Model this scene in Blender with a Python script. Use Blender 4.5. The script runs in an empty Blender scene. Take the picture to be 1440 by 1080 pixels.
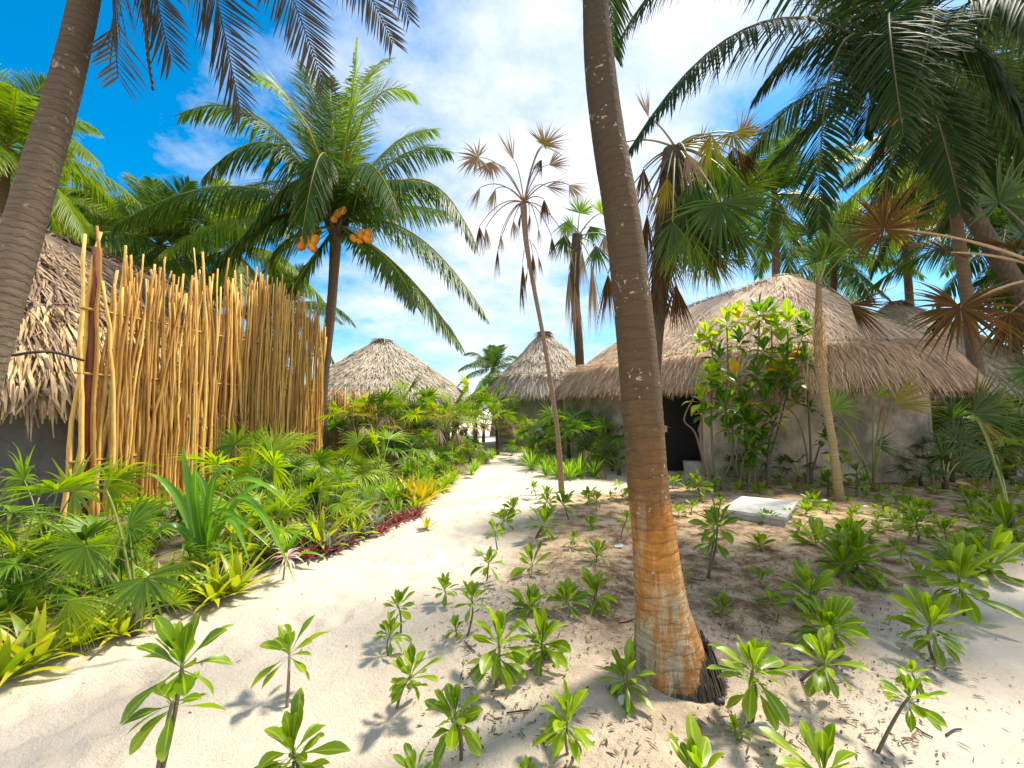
import bpy, math, random
import numpy as np
from mathutils import Vector
R = math.radians
random.seed(7); rng = np.random.default_rng(7)
C = bpy.context.scene.collection
F = 600.0; PITCH = math.atan(35/600); CZ = 1.55
SUN_AZ, SUN_EL = R(58), R(58)          # azimuth clockwise from +Y (the view direction)

# ------------------------------------------------------------------ layout helpers
def at(px, py, d):
    """world point seen at photo pixel (px,py) whose distance along +Y is d"""
    u, v = (px-720)/F, (540-py)/F
    dy = math.cos(PITCH) - v*math.sin(PITCH); dz = v*math.cos(PITCH) + math.sin(PITCH)
    return np.array([u*d/dy, d, CZ + dz*d/dy])
def gnd(px, py):
    u, v = (px-720)/F, (540-py)/F
    dy = math.cos(PITCH) - v*math.sin(PITCH); dz = v*math.cos(PITCH) + math.sin(PITCH)
    t = -CZ/dz
    return np.array([u*t, dy*t])
def nz(v):
    return v/np.maximum(np.linalg.norm(v, axis=-1, keepdims=True), 1e-9)
def _hash(ix, iy, s):
    n = (ix.astype(np.int64)*374761393 + iy.astype(np.int64)*668265263 + s*1442695041) & 0xffffffff
    n = ((n ^ (n >> 13))*1274126177) & 0xffffffff
    return ((n ^ (n >> 16)) & 0xffff)/65535.0
def vnoise(x, y, s=0):
    x = np.asarray(x, float); y = np.asarray(y, float)
    ix, iy = np.floor(x), np.floor(y); fx, fy = x-ix, y-iy
    fx = fx*fx*(3-2*fx); fy = fy*fy*(3-2*fy)
    a, b = _hash(ix, iy, s), _hash(ix+1, iy, s); c, d = _hash(ix, iy+1, s), _hash(ix+1, iy+1, s)
    return (a*(1-fx)+b*fx)*(1-fy) + (c*(1-fx)+d*fx)*fy - .5
def sdf(x, y, poly):
    """signed distance, negative inside"""
    P = np.array(poly); d = np.full(x.shape, 1e9); ins = np.zeros(x.shape, bool)
    for i in range(len(P)):
        a, b = P[i], P[(i+1) % len(P)]; e = b-a
        wx, wy = x-a[0], y-a[1]
        t = np.clip((wx*e[0]+wy*e[1])/(e@e), 0, 1)
        d = np.minimum(d, np.hypot(wx-e[0]*t, wy-e[1]*t))
        c = ((a[1] <= y) & (b[1] > y)) | ((b[1] <= y) & (a[1] > y))
        with np.errstate(divide='ignore', invalid='ignore'):
            xi = a[0] + (y-a[1])*e[0]/(e[1] if e[1] else 1e-9)
        ins ^= c & (x < xi)
    return np.where(ins, -d, d)
EDGE = [tuple(gnd(*p)) for p in [(-330,1100),(0,968),(100,926),(310,862),(430,800),(590,728),(640,690),(700,645)]]
BED_R = [tuple(gnd(*p)) for p in [(560,1075),(555,900),(640,800),(700,735),(790,690),(880,690),(1010,672),(1440,668),(1750,690),(1640,760),(1420,800),(1340,900),(1290,1000),(1210,1200),(850,1500),(640,1300)]]
BED_L = EDGE + [(-.9,16),(-3,22),(-14,22),(-14,1.0)]
PATH = [tuple(gnd(*p)) for p in [(-330,1100),(0,968),(100,926),(310,862),(430,800),(590,728),(640,690),(700,645),(745,645),(748,672),(900,676),(790,688),(705,730),(650,790),(570,880),(520,1000),(500,1400),(-700,1700)]]
FP = []
_r = np.random.default_rng(3)
for _i in range(130):
    _y = 1.7+_r.random()**1.3*9; _e = sorted(EDGE, key=lambda q: q[1]); _x = float(np.interp(_y, [q[1] for q in _e], [q[0] for q in _e]))+.15+_r.random()*1.2
    FP.append((_x, _y, _r.normal(-.15, .5), _r.uniform(.014, .034)))
def hgt(x, y):
    x = np.asarray(x, float); y = np.asarray(y, float)
    far = np.clip(1 - np.hypot(x, y-6)/30, 0, 1)
    h = .09*vnoise(x/1.6, y/1.6, 1) + .035*vnoise(x/.45+3, y/.45, 2)
    dR = sdf(x, y, BED_R); dL = sdf(x, y, BED_L)
    h = h + .09*np.clip(-dR/1.0, 0, 1) + .05*np.clip(-dL/.5, 0, 1)
    k = np.clip(dR/.25+.3, .25, 1)
    h = h + .016*vnoise(x/.17, y/.17, 3) + .005*vnoise(x/.06, y/.06, 4)*(2-k)
    for fx, fy, fa, fd_ in FP:
        m_ = (np.abs(x-fx) < .3) & (np.abs(y-fy) < .3)
        if not m_.any(): continue
        u = (x[m_]-fx)*math.cos(fa)+(y[m_]-fy)*math.sin(fa); v = -(x[m_]-fx)*math.sin(fa)+(y[m_]-fy)*math.cos(fa)
        q_ = (u/.055)**2+(v/.13)**2; h[m_] += -fd_*np.exp(-q_**1.5)+fd_*.45*np.exp(-((np.sqrt(q_)-1.45)/.35)**2)
    return h*far
def H(x, y): return float(hgt(np.array([x]), np.array([y]))[0])

# ------------------------------------------------------------------ mesh accumulator
class M:
    def __init__(s): s.v = []; s.f4 = []; s.f3 = []; s.c = []; s.n = 0
    def add(s, v, quads=None, tris=None, c=None):
        v = np.asarray(v, float).reshape(-1, 3)
        s.v.append(v)
        if c is None: c = np.tile([.5, .5, 0], (len(v), 1))
        s.c.append(np.asarray(c, float).reshape(-1, 3))
        if quads is not None: s.f4.append(np.asarray(quads, np.int64).reshape(-1, 4)+s.n)
        if tris is not None: s.f3.append(np.asarray(tris, np.int64).reshape(-1, 3)+s.n)
        s.n += len(v)
    def mesh(s, name, mat, smooth=True):
        V = np.concatenate(s.v); Cc = np.concatenate(s.c)
        f4 = np.concatenate(s.f4) if s.f4 else np.zeros((0, 4), np.int64)
        f3 = np.concatenate(s.f3) if s.f3 else np.zeros((0, 3), np.int64)
        me = bpy.data.meshes.new(name)
        me.vertices.add(len(V)); me.vertices.foreach_set('co', V.astype(np.float32).ravel())
        idx = np.concatenate([f4.ravel(), f3.ravel()])
        me.loops.add(len(idx)); me.loops.foreach_set('vertex_index', idx.astype(np.int32))
        nf = len(f4)+len(f3); me.polygons.add(nf)
        st = np.concatenate([np.arange(len(f4))*4, len(f4)*4+np.arange(len(f3))*3])
        me.polygons.foreach_set('loop_start', st.astype(np.int32))
        me.polygons.foreach_set('use_smooth', np.full(nf, smooth))
        me.update(calc_edges=True)
        a = me.attributes.new('lv', 'FLOAT_COLOR', 'POINT')
        a.data.foreach_set('color', np.hstack([Cc, np.ones((len(Cc), 1))]).astype(np.float32).ravel())
        me.materials.append(mat)
        return me
    def obj(s, name, mat, parent=None, smooth=True):
        o = bpy.data.objects.new(name, s.mesh(name, mat, smooth)); C.objects.link(o)
        if parent: o.parent = parent
        return o
    def grid(s, P, c=None, close=False):
        """P (a,b,3) -> quads"""
        a, b = P.shape[:2]; i = np.arange(a*b).reshape(a, b)
        if close: j = np.roll(i, -1, 1); q = np.stack([i[:-1], j[:-1], j[1:], i[1:]], -1)
        else: q = np.stack([i[:-1, :-1], i[:-1, 1:], i[1:, 1:], i[1:, :-1]], -1)
        s.add(P.reshape(-1, 3), q.reshape(-1, 4), c=None if c is None else c.reshape(-1, 3))
    def tube(s, pts, r, n=8, cap=True, rnd=.5, disp=None):
        """pts (k,3), r scalar or (k,)"""
        pts = np.asarray(pts, float); k = len(pts); r = np.broadcast_to(np.asarray(r, float), (k,))
        T = nz(np.gradient(pts, axis=0))
        up = np.array([0, 0, 1.]) if abs(T[0, 2]) < .9 else np.array([1., 0, 0])
        U = nz(np.cross(T[0], up)); fr = []
        for i in range(k):
            U = nz(U - (U@T[i])*T[i]); fr.append((U, np.cross(T[i], U)))
        A = np.array([f[0] for f in fr]); B = np.array([f[1] for f in fr])
        th = np.linspace(0, 2*np.pi, n, endpoint=False)
        rr = r[:, None]*np.ones((1, n))
        if disp is not None: rr = rr*disp(np.arange(k)/(k-1), th)
        P = pts[:, None] + rr[..., None]*(np.cos(th)[None, :, None]*A[:, None] + np.sin(th)[None, :, None]*B[:, None])
        ln = np.concatenate([[0], np.cumsum(np.linalg.norm(np.diff(pts, axis=0), axis=1))])
        c = np.zeros((k, n, 3)); c[..., 0] = rnd; c[..., 1] = .5; c[..., 2] = ln[:, None]
        n0 = s.n; s.grid(P, c, close=True)
        if cap:
            for e in (0, k-1):
                base = s.n; s.add(pts[e][None], c=[[rnd, .5, ln[e]]])
                i = n0+e*n+np.arange(n); j = np.roll(i, -1)
                t = np.stack([i, j, np.full(n, base)], 1) if e else np.stack([j, i, np.full(n, base)], 1)
                s.f3.append(t)
    def leaves(s, P, D, N, L, W, droop, prof, n=6, fold=0., rnd=None, wav=0.):
        P = np.asarray(P, float); K = len(P)
        D = nz(np.broadcast_to(D, (K, 3)).copy()); N = np.broadcast_to(N, (K, 3))
        L = np.broadcast_to(L, (K,)); W = np.broadcast_to(W, (K,)); droop = np.broadcast_to(droop, (K,))
        if rnd is None: rnd = rng.random(K)
        U = nz(N - (N*D).sum(1, keepdims=True)*D)
        ts = np.linspace(0, 1, n+1); xp = np.linspace(0, 1, len(prof)); w = np.interp(ts, xp, prof)
        pos = P.copy(); d = D.copy(); cols = []
        ph = rng.random(K)*6.3
        for i, t in enumerate(ts):
            S = np.cross(d, U); hw = (W*w[i]/2)[:, None]
            if fold:
                wv = (np.sin(ph+t*9)*wav*W*w[i])[:, None]
                cols.append(np.stack([pos-S*hw+U*(hw*fold+wv), pos, pos+S*hw+U*(hw*fold-wv)], 1))
            else: cols.append(np.stack([pos-S*hw, pos+S*hw], 1))
            pos = pos + d*(L/n)[:, None]
            d = d + np.array([0, 0, -1.])*(droop*(t+.15)*2/n)[:, None]; d = nz(d)
            U = nz(U - (U*d).sum(1, keepdims=True)*d)
        A = np.stack(cols, 1)                       # K, n+1, cols, 3
        m = A.shape[2]
        c = np.zeros(A.shape); c[..., 0] = rnd[:, None, None]; c[..., 1] = np.linspace(0, 1, m)[None, None]; c[..., 2] = ts[None, :, None]
        idx = np.arange(K*(n+1)*m).reshape(K, n+1, m)
        q = np.stack([idx[:, :-1, :-1], idx[:, :-1, 1:], idx[:, 1:, 1:], idx[:, 1:, :-1]], -1).reshape(-1, 4)
        s.add(A, q, c=c)
    def box(s, lo, hi):
        x0, y0, z0 = lo; x1, y1, z1 = hi
        v = [(x, y, z) for z in (z0, z1) for y in (y0, y1) for x in (x0, x1)]
        s.add(v, [(0,2,3,1),(4,5,7,6),(0,1,5,4),(2,6,7,3),(0,4,6,2),(1,3,7,5)])
def bez(p0, pm, p2, n):
    """quadratic through pm at t=.5"""
    p0, pm, p2 = map(np.asarray, (p0, pm, p2)); p1 = 2*pm - .5*(p0+p2)
    t = np.linspace(0, 1, n)[:, None]
    return (1-t)**2*p0 + 2*t*(1-t)*p1 + t*t*p2
def catmull(P, n, closed=False):
    P = np.asarray(P, float); k = len(P); out = []
    rngi = range(k) if closed else range(k-1)
    for i in rngi:
        if closed: a, b, c, d = P[(i-1) % k], P[i], P[(i+1) % k], P[(i+2) % k]
        else: a, b, c, d = P[max(i-1, 0)], P[i], P[i+1], P[min(i+2, k-1)]
        for t in np.linspace(0, 1, n, endpoint=False):
            out.append(.5*((2*b)+(c-a)*t+(2*a-5*b+4*c-d)*t*t+(3*b-a-3*c+d)*t**3))
    if not closed: out.append(P[-1])
    return np.array(out)

# ------------------------------------------------------------------ objects
def tag(o, label=None, cat=None, group=None, kind=None):
    if label: o['label'] = label
    if cat: o['category'] = cat
    if group: o['group'] = group
    if kind: o['kind'] = kind
    return o
def thing(name, loc, label, cat, group=None, rz=0, sc=1):
    o = bpy.data.objects.new(name, None); C.objects.link(o); o.location = loc
    o.rotation_euler = (0, 0, rz); o.scale = (sc, sc, sc); o.empty_display_size = .1
    return tag(o, label, cat, group)
def kid(name, me, parent, rot=None, loc=None, sc=None):
    o = bpy.data.objects.new(name, me); C.objects.link(o); o.parent = parent
    if rot is not None: o.rotation_euler = rot
    if loc is not None: o.location = loc
    if sc is not None: o.scale = (sc,)*3
    return o
CH = {}
def copy_tree(root, loc, label, group=None, rz=0, sc=1):
    r = root.copy(); C.objects.link(r); r.location = loc; r.rotation_euler = (0, 0, rz); r.scale = (sc,)*3
    r['label'] = label
    if group: r['group'] = group
    for ch in CH[root.name]:
        c = ch.copy(); C.objects.link(c); c.parent = r
    return r
ORD = ['first','second','third','fourth','fifth','sixth','seventh','eighth','ninth','tenth','eleventh','twelfth','thirteenth','fourteenth','fifteenth','sixteenth','seventeenth','eighteenth','nineteenth','twentieth']
def ordn(i): return ORD[i] if i < 20 else ('twenty-'+ORD[i-20] if i < 29 else 'thirtieth' if i == 29 else 'thirty-'+ORD[i-30])

# ------------------------------------------------------------------ materials
class NT:
    def __init__(s, nt): s.nt = nt; s.N = nt.nodes; s.L = nt.links; s.N.clear()
    def n(s, t, **k):
        nd = s.N.new(t); ins = k.pop('ins', {})
        for a, b in k.items(): setattr(nd, a, b)
        for a, b in ins.items():
            if hasattr(b, 'is_output') or isinstance(b, bpy.types.NodeSocket): s.L.new(b, nd.inputs[a])
            else: nd.inputs[a].default_value = b
        return nd
    def mix(s, f, a, b, mode='MIX'):
        nd = s.N.new('ShaderNodeMix'); nd.data_type = 'RGBA'; nd.blend_type = mode
        for i, v in ((0, f), (6, a), (7, b)):
            if isinstance(v, bpy.types.NodeSocket): s.L.new(v, nd.inputs[i])
            else: nd.inputs[i].default_value = (*v, 1) if isinstance(v, tuple) and len(v) == 3 else v
        return nd.outputs[2]
    def math(s, op, a, b=0., clamp=False):
        nd = s.N.new('ShaderNodeMath'); nd.operation = op; nd.use_clamp = clamp
        for i, v in ((0, a), (1, b)):
            if isinstance(v, bpy.types.NodeSocket): s.L.new(v, nd.inputs[i])
            else: nd.inputs[i].default_value = v
        return nd.outputs[0]
    def noise(s, vec, scale, det=4, rough=.6, out=0):
        nd = s.n('ShaderNodeTexNoise', ins={'Vector': vec, 'Scale': scale, 'Detail': det, 'Roughness': rough}); return nd.outputs[out]
    def ramp(s, f, stops):
        nd = s.N.new('ShaderNodeValToRGB'); s.L.new(f, nd.inputs[0]); e = nd.color_ramp.elements
        while len(e) < len(stops): e.new(.5)
        for x, (p, c) in zip(e, stops): x.position = p; x.color = (*c, 1) if len(c) == 3 else c
        return nd.outputs[0]
    def lv(s):
        a = s.n('ShaderNodeAttribute', attribute_name='lv'); x = s.n('ShaderNodeSeparateColor', ins={0: a.outputs['Color']})
        return x.outputs[0], x.outputs[1], x.outputs[2]
    def pos(s): return s.n('ShaderNodeTexCoord').outputs['Object']
    def scalev(s, v, sc): return s.n('ShaderNodeMapping', ins={'Vector': v, 'Scale': sc}).outputs[0]
def new_mat(name):
    m = bpy.data.materials.new(name); m.use_nodes = True; return m, NT(m.node_tree)
def finish(t, col, rough=.6, bump=None, bs=.3, bd=.01, trans=0., tcol=None, spec=.5):
    p = t.n('ShaderNodeBsdfPrincipled', ins={'Roughness': rough, 'Specular IOR Level': spec})
    if isinstance(col, bpy.types.NodeSocket): t.L.new(col, p.inputs['Base Color'])
    else: p.inputs['Base Color'].default_value = (*col, 1)
    nrm = None
    if bump is not None:
        b = t.n('ShaderNodeBump', ins={'Strength': bs, 'Distance': bd, 'Height': bump}); nrm = b.outputs[0]
        t.L.new(nrm, p.inputs['Normal'])
    out = p.outputs[0]
    if trans:
        tr = t.n('ShaderNodeBsdfTranslucent')
        tc = tcol if tcol is not None else col
        if isinstance(tc, bpy.types.NodeSocket): t.L.new(tc, tr.inputs[0])
        else: tr.inputs[0].default_value = (*tc, 1)
        mx = t.n('ShaderNodeMixShader', ins={0: trans, 1: p.outputs[0], 2: tr.outputs[0]}); out = mx.outputs[0]
    o = t.n('ShaderNodeOutputMaterial'); t.L.new(out, o.inputs[0])
def leaf_mat(name, a, b, rib=None, tip=None, rough=.42, trans=.4, spots=0, boost=1.9, yel=None, ribw=.12, spec=.5, ripat=.8):
    m, t = new_mat(name); r, v, u = t.lv()
    n = t.noise(t.pos(), 9, 3)
    col = t.mix(t.math('ADD', t.math('MULTIPLY', r, .75), t.math('MULTIPLY', n, .3), True), a, b)
    if yel:    # a few leaves older and yellow
        col = t.mix(t.ramp(r, [(.9, (0,0,0)), (.96, (1,1,1))]), col, yel)
    if tip:
        col = t.mix(t.ramp(t.math('ADD', u, t.math('MULTIPLY', t.math('SUBTRACT', n, .5), .5)), [(ripat, (0,0,0)), (1, (1,1,1))]), col, tip)
    if rib:
        dist = t.math('ABSOLUTE', t.math('SUBTRACT', v, .5))
        col = t.mix(t.ramp(dist, [(0, (.8,.8,.8)), (ribw, (0,0,0))]), col, rib)
    tc = t.n('ShaderNodeHueSaturation', ins={'Color': col, 'Value': boost, 'Saturation': 1.05}).outputs[0]
    finish(t, col, rough, bump=n, bs=.15, trans=trans, tcol=tc, spec=spec)
    return m
def wood_mat(name, a, b, sc=(1,1,1), ns=6, rough=.8, bs=.5, bd=.01, rndmix=.5):
    m, t = new_mat(name); r, v, u = t.lv(); p = t.scalev(t.pos(), sc)
    n = t.noise(p, ns, 6, .65)
    f = t.math('ADD', t.math('MULTIPLY', n, 1.0-rndmix*.4), t.math('MULTIPLY', t.math('SUBTRACT', r, .5), rndmix), True)
    finish(t, t.ramp(f, [(.25, a), (.75, b)]), rough, bump=n, bs=bs, bd=bd); return m
def straw_mat(name, stops, tipdark=None, trans=.12):
    m, t = new_mat(name); r, v, u = t.lv(); n = t.noise(t.pos(), 1.3, 4)
    f = t.math('ADD', t.math('MULTIPLY', r, .7), t.math('MULTIPLY', n, .35), True)
    col = t.ramp(f, stops); finish(t, col, .75, trans=trans, spec=.25); return m
def trunk_mat(name, stops, ringd, ringf=14., patch=None, patchn=24, bs=.8, hscale=6., streak=False, ringk=.7):
    """stops: colour by height (lv blue = metres along the trunk / hscale)"""
    m, t = new_mat(name); r, v, u = t.lv(); p = t.pos()
    n1 = t.noise(t.scalev(p, (1,1,.6)), 5, 6, .65); n2 = t.noise(t.scalev(p, (1.4,1.4,9)), 5, 6, .75); n3 = t.noise(p, 45, 4, .6)
    h = t.math('ADD', t.math('DIVIDE', u, hscale), t.math('MULTIPLY', t.math('SUBTRACT', n1, .5), .1))
    if streak:
        n4 = t.noise(t.scalev(p, (7,7,.9)), 3.2, 6, .7); n5 = t.noise(t.scalev(p, (1,1,.6)), 5.5, 7, .75)
        h = t.math('ADD', h, t.math('MULTIPLY', t.math('SUBTRACT', n5, .45), .26))
    col = t.ramp(h, stops)
    if streak:
        low = t.math('SUBTRACT', 1.25, u, True)
        n6 = t.noise(t.scalev(p, (1,1,.28)), 4.2, 6, .7)
        col = t.mix(t.math('MULTIPLY', t.math('MULTIPLY', low, 1.2, True), t.ramp(n6, [(.44, (0,0,0)), (.53, (.9,.9,.9))])), col, (.50,.21,.04))
        col = t.mix(t.math('MULTIPLY', low, t.ramp(n4, [(.53, (0,0,0)), (.62, (.85,.85,.85))])), col, (.66,.60,.46))
        col = t.mix(t.math('MULTIPLY', low, t.ramp(n4, [(.36, (.8,.8,.8)), (.43, (0,0,0))])), col, (.22,.13,.05))
    col = t.mix(t.ramp(n2, [(.35, (0,0,0)), (.7, (.65,.65,.65))]), col, ringd)
    ring = t.math('FRACT', t.math('MULTIPLY', t.math('ADD', u, t.math('MULTIPLY', n1, .13)), ringf))
    rl = t.ramp(ring, [(0, (1,1,1)), (.12, (.15,.15,.15)), (.3, (0,0,0)), (.95, (0,0,0)), (1, (1,1,1))])
    col = t.mix(t.math('MULTIPLY', t.math('MULTIPLY', rl, t.ramp(t.noise(p, 7, 3, .6), [(.35, (.15,.15,.15)), (.6, (1,1,1))])), ringk), col, ringd)
    if patch:
        sp = t.ramp(t.math('ADD', t.math('MULTIPLY', t.noise(p, patchn, 3, .6), .6), t.math('MULTIPLY', t.noise(p, 3.5, 3, .5), .4)), [(.61, (0,0,0)), (.65, (1,1,1))])
        col = t.mix(t.math('MULTIPLY', sp, .8), col, patch)
    bm = t.math('ADD', t.math('MULTIPLY', rl, -.6*ringk), t.math('ADD', t.math('MULTIPLY', n2, .8), t.math('MULTIPLY', n3, .35)))
    finish(t, col, .85, bump=bm, bs=bs, bd=.012, spec=.25); return m

MT = {}
MT['seed'] = leaf_mat('sapling_leaf', (.06,.14,.003), (.27,.37,.007), rib=(.40,.50,.04), tip=(.26,.36,.03), trans=.38, yel=(.5,.42,.02), rough=.38, ribw=.09, ripat=.85)
MT['stem'] = wood_mat('sapling_stem', (.10,.08,.05), (.26,.20,.13), ns=30, rough=.7)
MT['fan'] = leaf_mat('fan_palm_leaf', (.045,.125,.007), (.20,.32,.012), tip=(.42,.40,.08), trans=.4, ripat=.88)
MT['fany'] = leaf_mat('fan_palm_lime_leaf', (.11,.24,.008), (.36,.42,.012), tip=(.55,.45,.08), trans=.42, ripat=.85)
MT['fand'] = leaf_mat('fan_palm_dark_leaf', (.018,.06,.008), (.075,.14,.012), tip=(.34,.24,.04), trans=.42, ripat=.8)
MT['fanb'] = leaf_mat('fan_palm_brown_leaf', (.045,.025,.009), (.155,.080,.020), tip=(.18,.11,.05), trans=.38, rough=.75, boost=1.5, spec=.15)
MT['fang'] = leaf_mat('fan_palm_grey_leaf', (.20,.14,.09), (.42,.31,.20), tip=(.30,.2,.13), trans=.3, rough=.8, boost=1.2, spec=.15)
MT['fanm'] = leaf_mat('fan_palm_turning_leaf', (.12,.18,.01), (.38,.25,.015), tip=(.25,.14,.05), trans=.4, ripat=.4, rough=.5)
MT['coco'] = leaf_mat('coconut_leaflet', (.018,.055,.008), (.09,.165,.012), tip=(.30,.27,.05), trans=.38, ripat=.85, spec=.25)
MT['cocoy'] = leaf_mat('coconut_lime_lit_leaflet', (.05,.12,.008), (.18,.25,.012), tip=(.4,.33,.05), trans=.42, ripat=.8, spec=.25)
MT['cocod'] = leaf_mat('coconut_backlit_leaflet', (.014,.032,.012), (.045,.08,.018), tip=(.14,.13,.06), trans=.3, ripat=.85, spec=.1, rough=.6)  # darker leaflet copy: shade of backlit fronds set in the colour
MT['cocob'] = leaf_mat('coconut_backlit_brown_leaflet', (.026,.026,.024), (.085,.078,.066), trans=.2, rough=.75, spec=.1)  # backlit darkness of the near left fronds set in the leaf colour
MT['petiole'] = wood_mat('petiole', (.16,.2,.04), (.36,.36,.10), ns=8, rough=.5, bs=.1)
MT['petioleb'] = wood_mat('dry_petiole', (.16,.10,.055), (.36,.25,.14), ns=8, rough=.7, bs=.1)
MT['fibre'] = wood_mat('palm_fibre', (.035,.024,.015), (.17,.12,.075), sc=(3,3,.6), ns=12, bs=.9, bd=.03)
MT['brom'] = leaf_mat('bromeliad_leaf', (.15,.27,.012), (.50,.48,.025), tip=(.55,.35,.05), trans=.35, ripat=.75)
MT['bromg'] = leaf_mat('green_bromeliad_leaf', (.08,.20,.012), (.24,.38,.03), tip=(.4,.4,.06), trans=.35)
MT['yel'] = leaf_mat('yellow_bromeliad_leaf', (.45,.38,.012), (.72,.55,.02), tip=(.5,.42,.03), trans=.35, boost=1.3)
MT['red'] = leaf_mat('red_leaf', (.15,.025,.035), (.36,.11,.10), tip=(.36,.22,.16), trans=.3, boost=1.4, ripat=.6)
MT['silver'] = leaf_mat('silver_leaf', (.14,.22,.16), (.34,.40,.32), rib=(.3,.08,.06), trans=.25, boost=1.2)
MT['crin'] = leaf_mat('strap_leaf', (.07,.19,.012), (.16,.34,.02), rib=(.30,.46,.05), tip=(.3,.4,.04), trans=.38, rough=.3, ribw=.1)
MT['grass'] = leaf_mat('blade_leaf', (.11,.25,.012), (.32,.48,.03), trans=.38)
MT['shrub'] = leaf_mat('shrub_leaf', (.03,.10,.007), (.11,.23,.010), rib=(.3,.42,.06), yel=(.62,.38,.02), trans=.42, rough=.3, ribw=.08)
MT['shruby'] = leaf_mat('shrub_lime_leaf', (.18,.33,.012), (.42,.48,.02), rib=(.45,.5,.08), yel=(.7,.4,.02), trans=.42, rough=.35)
MT['pink'] = leaf_mat('pink_flower', (.62,.34,.38), (.82,.66,.64), tip=(.6,.04,.16), trans=.3, boost=1.2)
MT['stick'] = wood_mat('peeled_stick', (.38,.19,.035), (.96,.63,.17), sc=(2,2,.35), ns=14, rough=.8, bs=.7, bd=.008, rndmix=.55)
MT['post'] = wood_mat('red_post', (.12,.028,.010), (.34,.09,.02), sc=(2,2,.7), ns=10, rough=.55)
MT['rope'] = wood_mat('dark_rope', (.03,.02,.015), (.09,.06,.04), ns=30)
MT['coconut'] = wood_mat('orange_husk', (.62,.20,.015), (.82,.38,.03), ns=9, rough=.45, bs=.15)
MT['trunkL'] = trunk_mat('grey_palm_bark', [(0, (.24,.19,.14)), (.25, (.36,.29,.205)), (.5, (.20,.15,.10)), (.7, (.11,.08,.055))], (.07,.05,.034), 19, patch=(.34,.3,.2), patchn=18, bs=1.0)
MT['trunkC'] = trunk_mat('ringed_palm_bark', [(0, (.15,.12,.08)), (.03, (.50,.45,.31)), (.075, (.60,.50,.32)), (.105, (.56,.30,.10)), (.155, (.58,.23,.03)), (.19, (.25,.115,.035)), (.28, (.13,.085,.042)), (.6, (.075,.058,.036)), (1, (.06,.05,.036))], (.07,.042,.022), 14, streak=True, ringk=.38, bs=1.3, patch=(.52,.46,.36), patchn=30)
MT['trunkP'] = trunk_mat('coconut_bark', [(0, (.13,.09,.06)), (.5, (.17,.125,.085)), (1, (.19,.13,.08))], (.06,.042,.03), 9)
MT['trunkT'] = trunk_mat('thin_palm_bark', [(0, (.28,.18,.10)), (.5, (.26,.19,.13)), (1, (.22,.15,.1))], (.16,.11,.075), 13)
MT['trunkA'] = trunk_mat('tan_palm_bark', [(0, (.42,.35,.16)), (.1, (.50,.40,.20)), (.45, (.40,.27,.14)), (1, (.28,.18,.1))], (.2,.14,.07), 18)
MT['dark_root'] = wood_mat('root_fringe', (.03,.025,.02), (.22,.17,.12), ns=20)
ST = {'grey': [(0, (.17,.135,.095)), (.4, (.46,.39,.30)), (1, (.72,.64,.52))], 'tan': [(0, (.36,.24,.15)), (.4, (.70,.53,.37)), (1, (.88,.76,.58))],
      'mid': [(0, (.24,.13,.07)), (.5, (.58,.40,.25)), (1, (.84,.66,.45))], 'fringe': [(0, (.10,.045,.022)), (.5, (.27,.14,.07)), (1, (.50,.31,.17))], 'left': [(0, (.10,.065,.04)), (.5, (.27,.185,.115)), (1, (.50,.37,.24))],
      'gold': [(0, (.32,.19,.075)), (.5, (.60,.42,.20)), (1, (.80,.64,.38))]}
for k, s in ST.items(): MT['th_'+k] = straw_mat('thatch_'+k, s)

def wall_mat(name, a, b, c):
    m, t = new_mat(name); p = t.pos()
    n = t.noise(p, 1.1, 6, .65); n2 = t.noise(t.scalev(p, (1,1,.25)), 4.0, 5, .7); n3 = t.noise(p, 30, 5, .7)
    col = t.mix(t.ramp(n, [(.40, (0,0,0)), (.60, (1,1,1))]), a, b)
    col = t.mix(t.ramp(n2, [(.5, (0,0,0)), (.75, (.7,.7,.7))]), col, c)
    finish(t, col, .9, bump=t.math('ADD', n3, t.math('MULTIPLY', n2, 1.5)), bs=.6, bd=.02, spec=.2); return m
MT['wall'] = wall_mat('rough_plaster', (.20,.19,.145), (.56,.48,.36), (.10,.095,.055))
MT['walld'] = wall_mat('shaded_plaster', (.17,.175,.16), (.25,.25,.23), (.10,.11,.10))  # shade on the left hut wall set in as a darker plaster
MT['wallg'] = wall_mat('green_grey_plaster', (.34,.33,.24), (.44,.43,.34), (.22,.22,.15))
m, t = new_mat('black_door'); finish(t, (.008,.007,.007), .6); MT['door'] = m
m, t = new_mat('brushed_metal'); p_ = t.n('ShaderNodeBsdfPrincipled', ins={'Base Color': (.6,.6,.58,1), 'Metallic': 1., 'Roughness': .35}); t.L.new(p_.outputs[0], t.n('ShaderNodeOutputMaterial').inputs[0]); MT['metal'] = m
m, t = new_mat('white_paint'); n_ = t.noise(t.pos(), 7, 5, .7); finish(t, t.ramp(n_, [(.35, (.38,.36,.32)), (.6, (.60,.59,.56))]), .55, bump=n_, bs=.1); MT['white'] = m
m, t = new_mat('concrete'); n_ = t.noise(t.pos(), 12, 6, .7); finish(t, t.ramp(n_, [(.3, (.30,.29,.26)), (.7, (.48,.46,.42))]), .85, bump=n_, bs=.5); MT['conc'] = m
m, t = new_mat('stone'); n_ = t.noise(t.pos(), 40, 6, .7); finish(t, t.ramp(n_, [(.3, (.42,.37,.3)), (.7, (.7,.66,.58))]), .85, bump=n_, bs=.5); MT['stone'] = m
m, t = new_mat('black_plastic'); finish(t, (.012,.012,.012), .45); MT['black'] = m
MT['litter'] = straw_mat('leaf_litter', [(0, (.035,.02,.012)), (.5, (.14,.085,.05)), (1, (.36,.26,.17))], trans=.05)

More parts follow.
